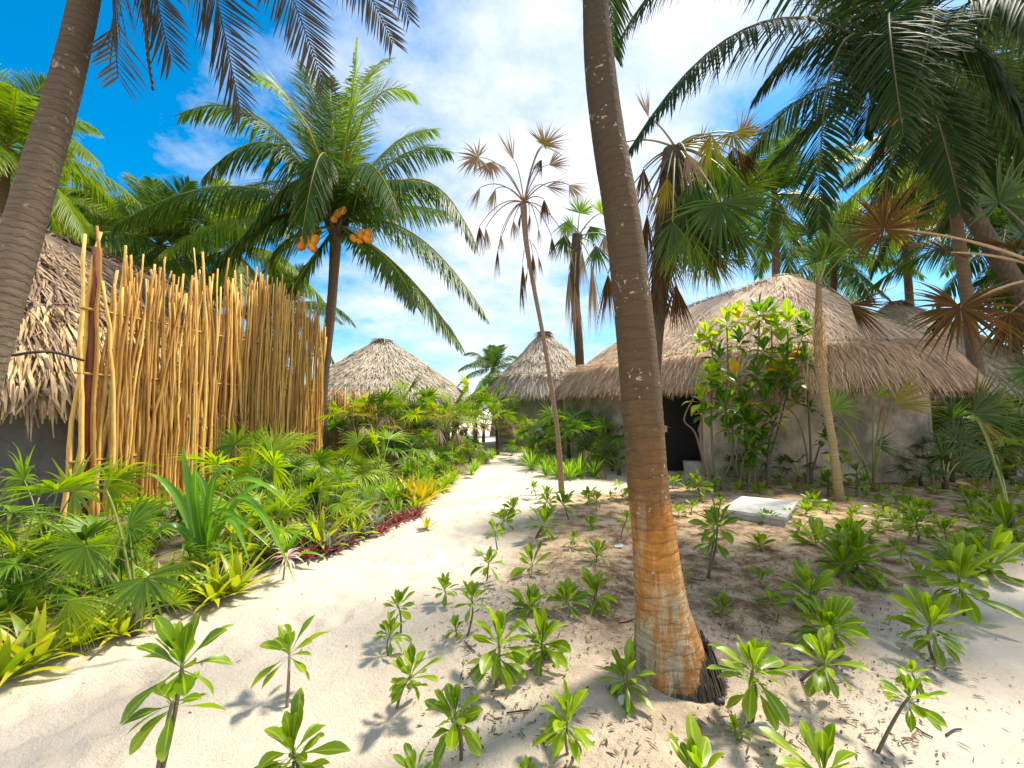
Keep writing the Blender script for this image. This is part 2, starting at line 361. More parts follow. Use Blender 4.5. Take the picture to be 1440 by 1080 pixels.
# sand
m, t = new_mat('sand'); r, v, u = t.lv(); p = t.pos()
big = t.noise(p, .9, 5, .6); mid = t.noise(p, 5.5, 6, .65); fine = t.noise(p, 60, 5, .75); gr = t.noise(p, 260, 2, .5)
sand = t.ramp(big, [(.3, (.66,.56,.44)), (.7, (.74,.66,.54))])
sand = t.mix(t.ramp(mid, [(.3, (.3,.3,.3)), (.7, (0,0,0))]), sand, (.50,.40,.28))
dirt = t.ramp(t.math('ADD', t.math('MULTIPLY', mid, .7), t.math('MULTIPLY', fine, .3)), [(.36, (.10,.055,.028)), (.45, (.29,.18,.095)), (.53, (.54,.385,.235)), (.65, (.70,.545,.37))])
mask = t.math('MULTIPLY', r, t.ramp(t.math('ADD', t.math('MULTIPLY', r, .35), t.math('ADD', t.math('MULTIPLY', big, .4), t.math('MULTIPLY', mid, .6))), [(.40, (.15,.15,.15)), (.62, (1,1,1))]))
col = t.mix(t.math('MINIMUM', mask, 1.), sand, dirt)
mul = t.ramp(t.math('ADD', t.math('MULTIPLY', mid, .5), t.math('MULTIPLY', fine, .5)), [(.35, (.05,.03,.018)), (.6, (.17,.11,.065)), (.75, (.36,.27,.18))])
col = t.mix(v, col, mul)
spk = t.ramp(t.noise(p, 120, 3, .6), [(.30, (1,1,1)), (.345, (0,0,0))])
col = t.mix(t.math('MULTIPLY', spk, t.math('ADD', t.math('MULTIPLY', r, .75), .12)), col, (.13,.09,.06))
bmp = t.math('ADD', t.math('MULTIPLY', mid, 1.0), t.math('ADD', t.math('MULTIPLY', fine, .45), t.math('MULTIPLY', gr, .12)))
finish(t, col, .95, bump=bmp, bs=.9, bd=.045, spec=.15); MT['sand'] = m

# ------------------------------------------------------------------ ground
def axis(lo, hi, st, far0, far1):
    mid_ = list(np.arange(lo, hi, st)); a, s = hi, st
    up = []
    while a < far1: up.append(a); s *= 1.09; a += s
    up.append(far1); a, s = lo, st; dn = []
    while True:
        s *= 1.09; a -= s
        if a < far0: break
        dn.append(a)
    dn.append(far0)
    return np.array(dn[::-1]+mid_+up)
xs = axis(-3.6, 4.6, .04, -600, 600); ys = axis(1.3, 7.5, .038, -300, 900)
X, Y = np.meshgrid(xs, ys)
Zh = hgt(X, Y)
dR = sdf(X, Y, BED_R); dL = sdf(X, Y, BED_L)
jit = .35*vnoise(X/.5, Y/.5, 8)
cR = np.clip((-dR+jit)/.6, 0, 1); cL = np.clip((-dL+jit*.6-.05)/.3, 0, 1)
yy = np.clip((Y-1.6)/1.6, .55, 1)*np.clip((X+1.0)/1.8, .45, 1)
gr_ = M(); gr_.grid(np.stack([X, Y, Zh], -1), np.stack([cR*yy, cL*.85, 0*X], -1))
tag(gr_.obj('ground', MT['sand']), kind='structure')
sel = sdf((X[:-1, :-1]+X[1:, 1:])/2, (Y[:-1, :-1]+Y[1:, 1:])/2, PATH) < -.02
idx = np.arange(X.size).reshape(X.shape)
q = np.stack([idx[:-1, :-1], idx[:-1, 1:], idx[1:, 1:], idx[1:, :-1]], -1)[sel]
u_, inv = np.unique(q, return_inverse=True)
V = np.stack([X.ravel(), Y.ravel(), Zh.ravel()+.004], -1)[u_]
cc = np.stack([(cR*yy).ravel(), (cL*.85).ravel(), 0*X.ravel()], -1)[u_]
pm = M(); pm.add(V, inv.reshape(-1, 4), c=cc)
tag(pm.obj('path', MT['sand']), kind='structure')

# ------------------------------------------------------------------ palms
def frond_mesh(pts, leaflen, name='frond', mat='coco', hang=.6, nl=70, wid=.045, spread=.95, dens0=.12, ragged=.0, rr=.022, roll=0.):
    """pts: rachis curve (k,3). Leaflets in two rows. Rachis and leaflets in one mesh"""
    m = M(); k = len(pts)
    ln = np.concatenate([[0], np.cumsum(np.linalg.norm(np.diff(pts, axis=0), axis=1))]); L = ln[-1]
    T = nz(np.gradient(pts, axis=0))
    m.tube(pts, np.interp(np.linspace(0, 1, k), [0, .15, 1], [rr*1.6, rr, rr*.25]), n=5, cap=False, rnd=.95)
    s = dens0 + (1-dens0)*np.linspace(0, 1, nl)
    P = np.stack([np.interp(s*L, ln, pts[:, i]) for i in range(3)], 1)
    Tt = nz(np.stack([np.interp(s*L, ln, T[:, i]) for i in range(3)], 1))
    S0 = np.cross(Tt, [0, 0, 1.]); bad = np.linalg.norm(S0, axis=1) < .25
    flat = pts[-1]-pts[0]; flat = np.array([flat[0], flat[1], 0]); sf = nz(np.cross(nz(flat), [0, 0, 1.]))
    S0 = nz(nz(S0)+sf*.8*np.sign((S0@sf)[:, None]+1e-6)); S0 = np.where((S0@sf)[:, None] < 0, -S0, S0)
    S = nz(S0-(S0*Tt).sum(1, keepdims=True)*Tt); Un = np.cross(S, Tt)
    if roll: cr_, sr_ = math.cos(roll), math.sin(roll); S, Un = S*cr_+Un*sr_, Un*cr_-S*sr_
    prof_l = np.interp(s, [0, dens0, .35, .7, 1], [.4, .55, 1, .85, .3])
    for side in (-1, 1):
        j = lambda a: rng.normal(0, a, (nl, 1))
        fwd = np.interp(s, [0, 1], [.35, 1.1])[:, None]
        D = nz(Tt*(fwd+j(.08)) + side*S*(spread+j(.08)) + Un*(.15+j(.1)) + np.array([0, 0, -1.])*hang*(.55+.5*rng.random((nl, 1))))
        keep = rng.random(nl) > ragged
        Ls = leaflen*prof_l*rng.uniform(.82, 1.1, nl)
        nf = Un + side*S*.5
        m.leaves(P[keep], D[keep], nf[keep], Ls[keep], wid*rng.uniform(.8, 1.15, keep.sum()), hang*rng.uniform(.5, 1.2, keep.sum()), [.45, 1, .95, .7, .04], n=4, fold=.35, rnd=np.clip(rng.random(keep.sum())*.6+.2+rng.normal(0, .1), 0, .95))
    return m.mesh(name, MT[mat])
def loc_pts(pts, o): return np.asarray(pts)-np.asarray(o)
def trunk_curve(pts, n=40):
    return catmull(pts, n)
def trunk(root, pts, radii, mat, step=.02, n=28, ringamp=.02, ringf=14., o=(0,0,0)):
    c = catmull(np.asarray(pts)-np.asarray(o), 60); ln = np.concatenate([[0], np.cumsum(np.linalg.norm(np.diff(c, axis=0), axis=1))])
    k = max(12, int(ln[-1]/step)); s = np.linspace(0, ln[-1], k)
    c = np.stack([np.interp(s, ln, c[:, i]) for i in range(3)], 1)
    r = np.interp(s/ln[-1], np.linspace(0, 1, len(radii)), radii)
    ph = rng.random()*6
    def disp(u, th):
        a = s[:, None]; wob = vnoise(a*1.2+0*th, th[None]*1.0+0*a, 5)
        saw = ((a + .02*np.sin(th*2+ph)+.015*vnoise(a*3, th[None]*2, 6))*ringf) % 1
        return 1 + ringamp*(1-saw*1.6) + .06*wob + .02*vnoise(a*30+0*th, th[None]*7+0*a, 9)
    m = M(); m.tube(c, r, n=n, disp=disp)
    return m.obj('trunk', MT[mat], root)
# generic frond meshes, local: leave along +X
def gen_frond(elev, L, sag, mat, hang, leaflen=.95, nl=80, wid=.038):
    e = R(elev); t = np.linspace(0, 1, 14)
    d = np.array([math.cos(e), 0, math.sin(e)]); pts = t[:, None]*d*L*(1-.12*t[:, None]) + np.stack([0*t, 0*t, -sag*L*t**2.2], 1)
    return frond_mesh(pts, leaflen, mat=mat, hang=hang, nl=nl, wid=wid)
GF = {}
for key, mat in (('n', 'coco'), ('y', 'cocoy'), ('d', 'cocod')):
    GF[key] = [gen_frond(e, L, sg, mat, hg*1.35) for e, L, sg, hg in ((72, 3.4, .25, .25), (50, 3.8, .42, .45), (28, 3.9, .5, .7), (5, 3.7, .45, .9), (-25, 3.3, .35, .8), (-55, 2.8, .15, .6))]
def generic_crown(root, top, n=22, key='n', sc=1., seed=0, skip=None, dead=0):
    rr = random.Random(seed); out = []
    for i in range(n):
        f = i/(n-1); lev = min(5, int(f*5.6)); az = i*2.399+rr.uniform(-.2, .2)
        out.append(kid('frond', GF[key][lev], root, (rr.uniform(-.15, .15), rr.uniform(-.12, .12), az), top, sc*rr.uniform(.85, 1.1)))
    return out
def nuts(root, c, pts, r=.14, name='coconut_cluster'):
    m = M(); 
    for p in pts:
        d = np.asarray(p)-np.asarray(c); m.tube(bez(c, np.asarray(c)+d*.55+[0, 0, .06], p, 6), .012, 5)
    cl = m.obj(name, MT['petiole'], root)
    for p in pts:
        s = M(); k = 10; th = np.linspace(0, np.pi, k); rad = r*np.sin(th)*.88*(1+.08*np.cos(th*2)); rad[0] = rad[-1] = .004
        ax = nz(np.array([rng.normal(0, .4), rng.normal(0, .4), -1.]))
        s.tube(np.asarray(p)-np.outer(np.cos(th)*r*1.12, ax), rad, 12, rnd=rng.random())
        s.obj('coconut', MT['coconut'], cl)

# main coconut palm behind the stick fence
O = np.array([*at(452, 660, 11.6)[:2], 0]); O[2] = 0
P = thing('coconut_palm', tuple(O), 'full green coconut palm with orange coconuts rising behind the stick fence', 'palm tree')
CR = at(474, 318, 11.6)-O
tp = [O*0, at(452, 560, 11.6)-O, at(466, 430, 11.6)-O, at(472, 340, 11.6)-O, CR+[0, 0, .1]]
trunk(P, tp, [.22, .16, .13, .125, .16], 'trunkP', .04, 20)
fr = [((330,262,11),(160,318,10.2),.85,'coco'),((375,172,11.2),(256,160,10.6),.7,'coco'),((392,205,10.6),(288,248,9.8),.9,'coco'),((425,165,12),(352,105,12),.3,'cocoy'),
      ((488,190,11.8),(502,66,11.9),.15,'cocoy'),((520,150,12.2),(582,135,12.4),.35,'cocoy'),((540,215,12.4),(612,182,13),.5,'cocoy'),((560,222,12),(632,214,12.6),.55,'coco'),
      ((585,252,11),(668,345,10.2),.85,'coco'),((575,325,11.4),(682,442,10.8),.8,'coco'),((560,375,11),(648,486,10.4),.7,'cocoy'),((360,300,12.4),(235,352,13),.8,'coco'),
      ((395,345,11.2),(378,418,10.6),.5,'cocoy'),((425,385,11),(392,440,10.6),.4,'coco'),((540,360,10.6),(585,430,9.9),.6,'coco'),((455,215,10.6),(425,330,9.6),.8,'coco'),
      ((450,175,12.6),(430,95,13.4),.2,'coco'),((510,230,10.6),(560,300,9.6),.8,'coco'),((500,140,13),(548,85,14),.2,'cocoy'),((545,290,13),(640,300,14),.6,'coco'),
      ((400,255,13),(300,290,14.5),.6,'cocod'),((430,250,11),(345,330,10.4),.9,'coco'),((470,210,12.6),(462,110,13.2),.1,'coco'),((520,260,10.9),(612,262,10.2),.8,'coco'),((400,300,11),(300,372,10.4),.8,'coco')]
for mid_, tip_, hg, mt in fr:  # upper fronds mostly lime: sunlight on the crown top set in leaf colour
    pts = bez(CR, at(*mid_)-O, at(*tip_)-O, 16)
    kid('frond', frond_mesh(pts, 1.2, mat=mt, hang=hg*1.6, nl=120, wid=.038, rr=.035), P)
m = M()
for i in range(14):
    a = i*.45*2; e = CR+np.array([math.cos(a)*.35, math.sin(a)*.35, rng.uniform(.1, .5)])
    m.tube(bez(CR+[0, 0, -.35], CR+[math.cos(a)*.2, math.sin(a)*.2, -.1], e, 5), [.1, .09, .07, .05, .03], 6, rnd=rng.random())
m.obj('crown_fibre', MT['fibre'], P)
nuts(P, CR, [at(x, y, 10.9)-O for x, y in ((427,334),(437,330),(424,346),(434,343),(443,337),(440,348))], .13)
nuts(P, CR, [at(x, y, 10.9)-O for x, y in ((498,337),(508,330),(506,343),(517,337),(518,328))], .13)
nuts(P, CR, [at(x, y, 11)-O for x, y in ((475,300),(482,296),(470,308))], .11)

# foreground palm at the left
pL = [at(-190, 880, 2.9), at(-70, 640, 2.75), at(-2, 440, 2.7), at(48, 270, 2.75), at(97, 100, 2.85), at(126, -40, 2.95), at(160, -250, 3.1), at(190, -420, 3.25)]
O = np.array([pL[0][0], pL[0][1], 0]); pL[0] = O
P = thing('coconut_palm', tuple(O), 'near leaning coconut palm with grey ringed trunk crossing the upper left corner', 'palm tree')
trunk(P, pL, [.16, .12, .106, .094, .083, .08, .08, .08], 'trunkL', .010, 48, .018, 19., O)
CR = pL[-1]-O
for mid_, tip_, hg, mt, ll in [((160,-180,2.9),(166,108,2.9),.35,'cocob',.5),((195,-170,3.1),(240,82,3.2),.35,'cocob',.5),((260,-190,3.3),(338,155,3.4),.35,'cocob',.5),
      ((330,-190,3.4),(455,116,3.9),.35,'cocob',.42),((400,-200,3.6),(552,58,4.2),.35,'cocob',.42),((430,-260,3.8),(576,26,4.9),.3,'cocob',.4),
      ((60,-330,2.6),(-80,-120,2.2),.5,'cocod',.6),((100,-400,4),(-20,-250,5.5),.5,'cocod',.6),((190,-600,3.4),(260,-800,3.9),.2,'cocod',.6),((300,-500,4.2),(480,-420,5.5),.5,'cocod',.6),((190,-380,2),(200,-150,.8),.5,'cocod',.6)]:
    pts = bez(CR, at(*mid_)-O, at(*tip_)-O, 16)
    kid('frond', frond_mesh(pts, ll*1.35, mat=mt, hang=hg*.4, nl=88, wid=.017, rr=.014, roll=1.0), P)
pts = bez(CR, at(196,-100,3.1)-O, at(214,122,3.1)-O, 12)
kid('frond', frond_mesh(pts, .12, mat='fanb', hang=.9, nl=60, wid=.03, spread=.3), P)

# foreground palm in the middle
pC = [at(948, 948, 2.5), at(938, 900, 2.5), at(930, 850, 2.5), at(920, 755, 2.5), at(911, 680, 2.5), at(902, 560, 2.52), at(889, 420, 2.56), at(874, 300, 2.6), at(857, 200, 2.64), at(844, 100, 2.68), at(837, 0, 2.72), at(830, -200, 2.8), at(826, -420, 2.9)]
pC[0][2] = -.04
O = np.array([pC[0][0], pC[0][1], H(pC[0][0], pC[0][1])])
P = thing('coconut_palm', tuple(O), 'near palm trunk, orange and white at its foot, rising through the middle of the view', 'palm tree')
LC = np.concatenate([[0], np.cumsum(np.linalg.norm(np.diff(np.array(pC), axis=0), axis=1))])
fr_ = np.interp(np.linspace(0, 1, 60), LC/LC[-1], [.235,.18,.145,.122,.114,.115,.112,.108,.103,.100,.084,.085,.085])
trunk(P, pC, list(fr_), 'trunkC', .008, 64, .004, 14., O)
CR = pC[-1]-O
generic_crown(P, tuple(CR), 16, 'd', .62, 3)
m = M(); K = 1500; a = rng.random(K)*6.283; side = np.clip(np.cos(a-.1), 0, 1)
rad = .225+.07*side*rng.random(K); hh = .015+.07*rng.random(K)+.17*side*rng.random(K)
Pp = np.stack([np.cos(a)*(rad-.05*hh/.1), np.sin(a)*(rad-.05*hh/.1), hh], 1)
m.leaves(Pp, np.stack([np.cos(a)*.35, np.sin(a)*.35, -np.ones(K)], 1), np.stack([np.cos(a), np.sin(a), 0*a], 1), hh+.06, .007, .1, [1, .9, .5], n=2, rnd=rng.random(K)*.6)
m.obj('root_fringe', MT['dark_root'], P)

# big palm over the right side
pR = [at(1640, 900, 5.6), at(1560, 640, 5.9), at(1440, 420, 6), at(1366, 300, 6), at(1318, 210, 6), at(1285, 140, 6), at(1272, 105, 6)]
O = np.array([pR[0][0], pR[0][1], 0]); pR[0] = O.copy()
P = thing('coconut_palm', tuple(O), 'dark backlit coconut palm whose crown fills the upper right corner', 'palm tree')
trunk(P, pR, [.2, .15, .115, .105, .105, .12, .16], 'fibre', .04, 20, o=O)
CR = pR[-1]-O
for mid_, tip_, hg, ll in [((1085,28,5.4),(884,212,4.9),1.1,.62),((1060,-90,5.6),(862,72,5.2),1.1,.65),((1185,60,5.2),(1152,318,4.6),.55,.62),((1312,30,5.1),(1236,282,4.4),.45,.5),
      ((1185,140,6.6),(1088,226,6.8),.4,.5),((1190,20,6.6),(1100,-30,7.4),.6,.7),((1360,60,5.6),(1450,200,5.2),.8,.7),((1380,120,6.2),(1490,290,6.2),.7,.7),
      ((1360,20,6.6),(1470,60,7),.7,.7),((1340,-60,6),(1450,-60,6),.5,.7),((1290,-80,6.3),(1330,-260,6.6),.2,.7),((1200,-90,6.2),(1130,-230,6.4),.3,.7),
      ((1340,180,6.4),(1400,290,6.6),.6,.6),((1245,190,6.2),(1195,255,6.3),.6,.45),((1250,20,4.9),(1270,190,3.9),.6,.6),((1400,-10,5),(1520,120,4.2),.8,.7),
      ((1160,50,6.1),(1060,140,6.4),.8,.5),((1330,80,7.2),(1420,120,8.4),.5,.7),((1230,-20,7.2),(1170,40,8.6),.5,.7),((1300,120,5),(1350,290,4.4),.5,.55),((1250,60,5.5),(1215,190,5.1),.6,.55)]:
    pts = bez(CR, at(*mid_)-O, at(*tip_)-O, 16)
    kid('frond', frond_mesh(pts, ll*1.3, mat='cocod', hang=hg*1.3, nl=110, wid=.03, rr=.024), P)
for i in range(4):
    az = 1.2+i*2.399; el = R(55-i*11); L = rng.uniform(2.6, 3.3); d_ = np.array([math.cos(az)*math.cos(el), math.sin(az)*math.cos(el), math.sin(el)])
    tip_ = CR+d_*L*.92-np.array([0, 0, L*.42]); kid('frond', frond_mesh(bez(CR, CR+d_*L*.52-np.array([0, 0, .05]), tip_, 14), .7, mat='cocod', hang=.8, nl=80, wid=.032), P)
m = M()
for i in range(16):
    a = i*.9; m.tube(bez(CR+[0, 0, -.5], CR+[math.cos(a)*.25, math.sin(a)*.25, -.15], CR+[math.cos(a)*.4, math.sin(a)*.4, .45], 5), [.12, .11, .08, .05, .03], 6, rnd=rng.random())
m.obj('crown_fibre', MT['fibre'], P)
nuts(P, CR, [at(x, y, 5.6)-O for x, y in ((1248,158),(1240,168),(1258,166))], .1)

# background coconut palms
def bg_palm(px, topy, d, by, key, sc, seed, label, n=20, lean=0, group='coconut palms standing behind the huts'):
    b = at(px+lean, by, d); b[2] = 0; tpz = at(px, topy, d)
    P = thing('coconut_palm', tuple(b), label, 'palm tree', group)
    mid_ = (b+tpz)/2+[rng.normal(0, .15), 0, 0]
    trunk(P, [b, mid_, tpz], [.18, .135, .12], 'trunkP', .08, 12, o=b)
    generic_crown(P, tuple(tpz-b), n, key, sc, seed); return P
bg_palm(8, 205, 11, 700, 'y', .95, 11, 'lime green coconut palm crown just left of the leaning trunk', 26, -30)
bg_palm(60, 275, 16, 600, 'y', 1.0, 12, 'coconut palm low behind the left thatched roof, right of the leaning trunk', 22, -20)
bg_palm(225, 345, 16, 600, 'n', 1.15, 13, 'coconut palm behind the left end of the stick fence', 26)
bg_palm(330, 350, 17, 600, 'y', 1.1, 14, 'coconut palm behind the middle of the stick fence tops', 24)
bg_palm(150, 330, 19, 600, 'n', 1.1, 15, 'coconut palm peeking over the left hut roof ridge', 22)
bg_palm(400, 430, 18, 600, 'n', .9, 16, 'low coconut palm behind the right end of the stick fence', 20)
bg_palm(693, 520, 24, 610, 'n', .72, 17, 'small dark coconut palm between the two conical huts', 18)
bg_palm(1090, 275, 15, 620, 'n', 1.0, 18, 'coconut palm behind the right hut, left of its roof peak', 22)
bg_palm(1175, 360, 17, 620, 'n', 1.0, 19, 'coconut palm behind the peak of the right hut roof', 20)
bg_palm(1330, 200, 11, 640, 'y', .95, 20, 'green coconut palm behind the dark crown at the upper right', 26, 60)
bg_palm(1460, 150, 9.5, 640, 'd', 1.0, 21, 'coconut palm crown at the right edge of the view, above the fan leaves', 24, 60)
bg_palm(1420, 330, 13, 640, 'n', 1.0, 22, 'lower green coconut palm at the right edge behind the fan leaves', 22, 20)
bg_palm(1270, 300, 16, 640, 'n', .9, 23, 'coconut palm behind the right slope of the near thatched roof', 18, 20)
bg_palm(1510, 420, 12, 640, 'd', 1.0, 24, 'dark low coconut palm just outside the right edge of view', 20, 10)

# ------------------------------------------------------------------ fan palms
FPROF = [.02, .5, .92, .78, .46, .2, .02]
def fan(m, hub, F_, Nn, r, n=34, ang=150, droop=.25, fold=.35, collapse=0., jit=.12, dead=False):
    """one fan blade: segments fused near the hub, free at the tips"""
    Fw = nz(np.asarray(F_, float)); N = np.asarray(Nn, float); N = nz(N-(N@Fw)*Fw); S = np.cross(Fw, N)
    a = np.linspace(-R(ang), R(ang), n)*(1-collapse*.6) + rng.normal(0, jit*.35, n)
    D = np.cos(a)[:, None]*Fw + np.sin(a)[:, None]*S + N*(np.abs(np.sin(a))*.18 + rng.normal(0, .05+.25*collapse, n))[:, None]
    if collapse: D = nz(D)+np.array([0, 0, -1.])*collapse
    L = r*(.72+.28*np.cos(a*.55))*rng.uniform(.78, 1.08, n)
    pitch = 2*R(ang)/n*(1-collapse*.5)
    m.leaves(np.repeat(np.asarray(hub, float)[None], n, 0), D, np.repeat(N[None], n, 0), L, pitch*L*.5*1.1, droop*rng.uniform(.2, 2.4, n), FPROF, n=6, fold=fold)
def fan_leaf(base, mid_, hub, F_, Nn, r, mat, pm_='petiole', pr=.012, **k):
    """petiole + fan as one leaf: fan mesh, petiole child"""
    m = M(); fan(m, hub, F_, Nn, r, **k)
    p = M(); p.tube(bez(base, mid_, hub, 10), np.linspace(pr*1.4, pr*.7, 10), 5, rnd=rng.random())
    return m.mesh('fan_leaf', MT[mat]), p.mesh('petiole', MT[pm_])
def add_fan(root, *a, **k):
    l, p = fan_leaf(*a, **k); o = kid('fan_leaf', l, root); kid('petiole', p, o); return o
def pxleaf(root, O, CR, hub, tip, r=None, d=8, nd=0., mat='fang', sag=.12, face=(0,-1,.25), dt=0., **k):
    h = at(hub[0], hub[1], d+nd)-O; tp_ = at(tip[0], tip[1], d+nd+dt)-O
    rr = np.linalg.norm(tp_-h) if r is None else r
    mid_ = (CR+h)/2+[0, 0, np.linalg.norm(h-CR)*sag]
    return add_fan(root, CR, mid_, h, tp_-h, face, rr, mat, **k)

# slim palm with drying leaves, centre
b = gnd(790, 690); O = np.array([b[0], b[1], H(*b)]); d = b[1]
P = thing('fan_palm', tuple(O), 'slender fan palm with withered grey leaves standing in the sand path', 'palm tree')
pts = [O, at(783, 600, d), at(765, 480, d), at(750, 400, d), at(740, 340, d), at(736, 288, d)]
trunk(P, pts, [.058, .045, .04, .04, .045, .065], 'trunkT', .02, 16, .03, o=O)
CR = at(737, 285, d)-O
for hub, tip, mt, kw in [((672,222),(633,228),'fang',dict(ang=150,droop=.5,nd=-.4,collapse=.2)),((690,228),(690,262),'fang',dict(ang=120,collapse=.4,nd=-.3)),((722,225),(708,180),'fang',dict(ang=22,n=14,droop=0)),
      ((765,205),(790,175),'fang',dict(ang=85,droop=.2,nd=-.2)),((762,225),(742,250),'fanb',dict(ang=60,collapse=.6)),((772,232),(808,222),'fang',dict(ang=50,n=22,droop=.1)),
      ((768,262),(806,268),'fang',dict(ang=35,n=20,droop=.1,nd=.3)),((800,260),(828,286),'fang',dict(ang=45,n=20,droop=.2)),((675,264),(655,296),'fang',dict(ang=40,collapse=.6,n=20)),((697,265),(680,305),'fang',dict(ang=40,collapse=.6,n=20)),
      ((765,280),(770,325),'fanb',dict(ang=50,collapse=.7)),((722,310),(728,345),'fang',dict(ang=50,collapse=.7)),((674,318),(680,362),'fanb',dict(ang=55,collapse=.8)),((683,320),(690,360),'fang',dict(ang=45,collapse=.8,nd=.4)),
      ((704,330),(707,362),'fang',dict(ang=45,collapse=.8)),((776,333),(780,372),'fanb',dict(ang=45,collapse=.8)),((800,345),(806,375),'fang',dict(ang=40,collapse=.8,nd=.5)),((700,350),(697,395),'fanb',dict(ang=30,collapse=.8,nd=.2)),
      ((757,320),(762,350),'fang',dict(ang=30,collapse=.8,nd=-.5))]:
    kw = dict(kw); kw.setdefault('n', 28); pxleaf(P, O, CR, hub, tip, d=d, mat=mt, pm_='petioleb', sag=.22, pr=.010, **kw)
for hub, tip in (((735,370),(738,440)),((749,355),(755,410)),((742,380),(733,405)),((757,360),(768,392)),((733,395),(737,445)),((745,300),(742,335)),((733,298),(722,330))):
    pxleaf(P, O, at((hub[0]+740)/2, hub[1]-18, d)-O, hub, tip, d=d, mat='fanb', pm_='petioleb', ang=25, collapse=.9, n=16, pr=.008)
pxleaf(P, O, CR, (764,203), (776,190), d=d, nd=-.22, mat='fanm', pm_='petioleb', ang=120, droop=.05, sag=.22, n=24)

# shaggy fan palm behind the near trunk
b = gnd(912, 668); O = np.array([b[0], b[1], 0]); O = np.array([at(920, 668, 7.6)[0], 7.6, 0.]); d = 7.6
P = thing('fan_palm', tuple(O), 'shaggy fan palm with green and brown hanging leaves just right of the near trunk', 'palm tree')
pts = [O, at(918, 560, d), at(926, 430, d), at(938, 300, d), at(948, 212, d)]
trunk(P, pts, [.14, .12, .13, .19, .2], 'fibre', .04, 18, .03, o=O)
CR = at(950, 208, d)-O
for hub, tip, mt, kw in [((1002,232),(1010,320),'fand',dict(ang=95,collapse=.5)),((1030,186),(1052,235),'fanm',dict(ang=85,droop=.3)),((1040,195),(1080,160),'fang',dict(ang=50,n=18,nd=.2)),((1012,285),(1030,385),'fand',dict(ang=95,droop=.4,nd=-.8)),
      ((962,300),(965,410),'fand',dict(ang=80,collapse=.5,nd=-.5)),((1050,262),(1098,248),'fan',dict(ang=120,nd=.4)),((985,205),(1020,190),'fanb',dict(ang=60,nd=.5)),((905,236),(902,300),'fanb',dict(ang=45,collapse=.6)),
      ((912,165),(898,120),'fang',dict(ang=20,n=12,droop=0)),((990,330),(990,420),'fand',dict(ang=95,collapse=.6,nd=.4)),((938,250),(925,320),'fanm',dict(ang=50,collapse=.5,nd=-.6)),((1035,330),(1065,365),'fand',dict(ang=120,nd=.3)),
      ((855,385),(858,470),'fanb',dict(ang=60,collapse=.8)),((950,400),(955,480),'fanb',dict(ang=75,collapse=.75,nd=-.5)),((1038,365),(1062,372),'fanb',dict(ang=160,droop=.1)),((975,260),(958,350),'fand',dict(ang=80,collapse=.5)),
      ((890,260),(880,330),'fanb',dict(ang=45,collapse=.8)),((1000,190),(990,250),'fanm',dict(ang=70,collapse=.5,nd=-.9)),((910,300),(905,400),'fanb',dict(ang=40,collapse=.8,nd=-.4)),((965,215),(985,270),'fang',dict(ang=60,collapse=.6,nd=-1)),((880,200),(862,225),'fan',dict(ang=60,nd=.3)),
      ((1000,360),(1020,410),'fand',dict(ang=90,nd=-.2,collapse=.3))]+[((int(rng.uniform(945,1045)),int(rng.uniform(200,330))),(0,0),('fand','fanb','fand','fan','fand')[q%5],dict(ang=85,collapse=.5,nd=rng.uniform(-1,1),r=rng.uniform(.7,1.15),q=1)) for q in range(24)]:
    if kw.pop('q', 0): tip = (hub[0]+(hub[0]-975)*.4, hub[1]+90)
    kw = dict(kw); kw.setdefault('n', 34); pxleaf(P, O, CR, hub, tip, d=d, mat=mt, pm_='petioleb' if mt in ('fanb','fang') else 'petiole', sag=.1, pr=.016, **kw)
m = M(); K = 260; tt = rng.random(K); zz = CR[2]*(.55+.42*tt); aa = rng.random(K)*6.283
xx = np.interp(zz, [p_[2] for p_ in [q_-O for q_ in pts]], [(q_-O)[0] for q_ in pts])
m.leaves(np.stack([xx+.13*np.cos(aa), .13*np.sin(aa), zz], 1), np.stack([np.cos(aa)*.5, np.sin(aa)*.5, -np.ones(K)], 1), np.stack([np.cos(aa), np.sin(aa), 0*aa+.3], 1), rng.uniform(.4, .9, K), .035, .5, [1, 1, .7, .1], n=4, fold=.2)
m.obj('dead_leaf_skirt', MT['fanb'], P)

# palm with hanging dead skirt behind the near trunk, left of it
O = np.array([at(822, 620, 14)[0], 14, 0.]); P = thing('fan_palm', tuple(O), 'distant palm with limp dead leaves hanging between slim palm and near trunk', 'palm tree')
trunk(P, [O, at(815, 500, 14), at(808, 400, 14), at(812, 330, 14)], [.15, .14, .15, .18], 'fibre', .06, 14, o=O)
CR = at(812, 335, 14)-O
for hub, tip, mt, c_ in [((800,310),(790,345),'fand',.4),((830,318),(850,350),'fand',.4),((815,300),(822,270),'fan',0),((845,300),(868,280),'fany',0),((795,330),(785,375),'fand',.6),((838,345),(845,395),'fand',.6),((818,350),(822,420),'fang',.9),((808,400),(815,490),'fang',.9),((832,370),(840,480),'fang',.9),((800,380),(806,470),'fang',.9),((850,330),(866,372),'fang',.7),((805,320),(778,318),'fan',.1)]:
    pxleaf(P, O, CR, hub, tip, d=14, mat=mt, ang=90 if c_ < .8 else 30, collapse=c_, n=26, pr=.02, nd=rng.uniform(-.6, .6))

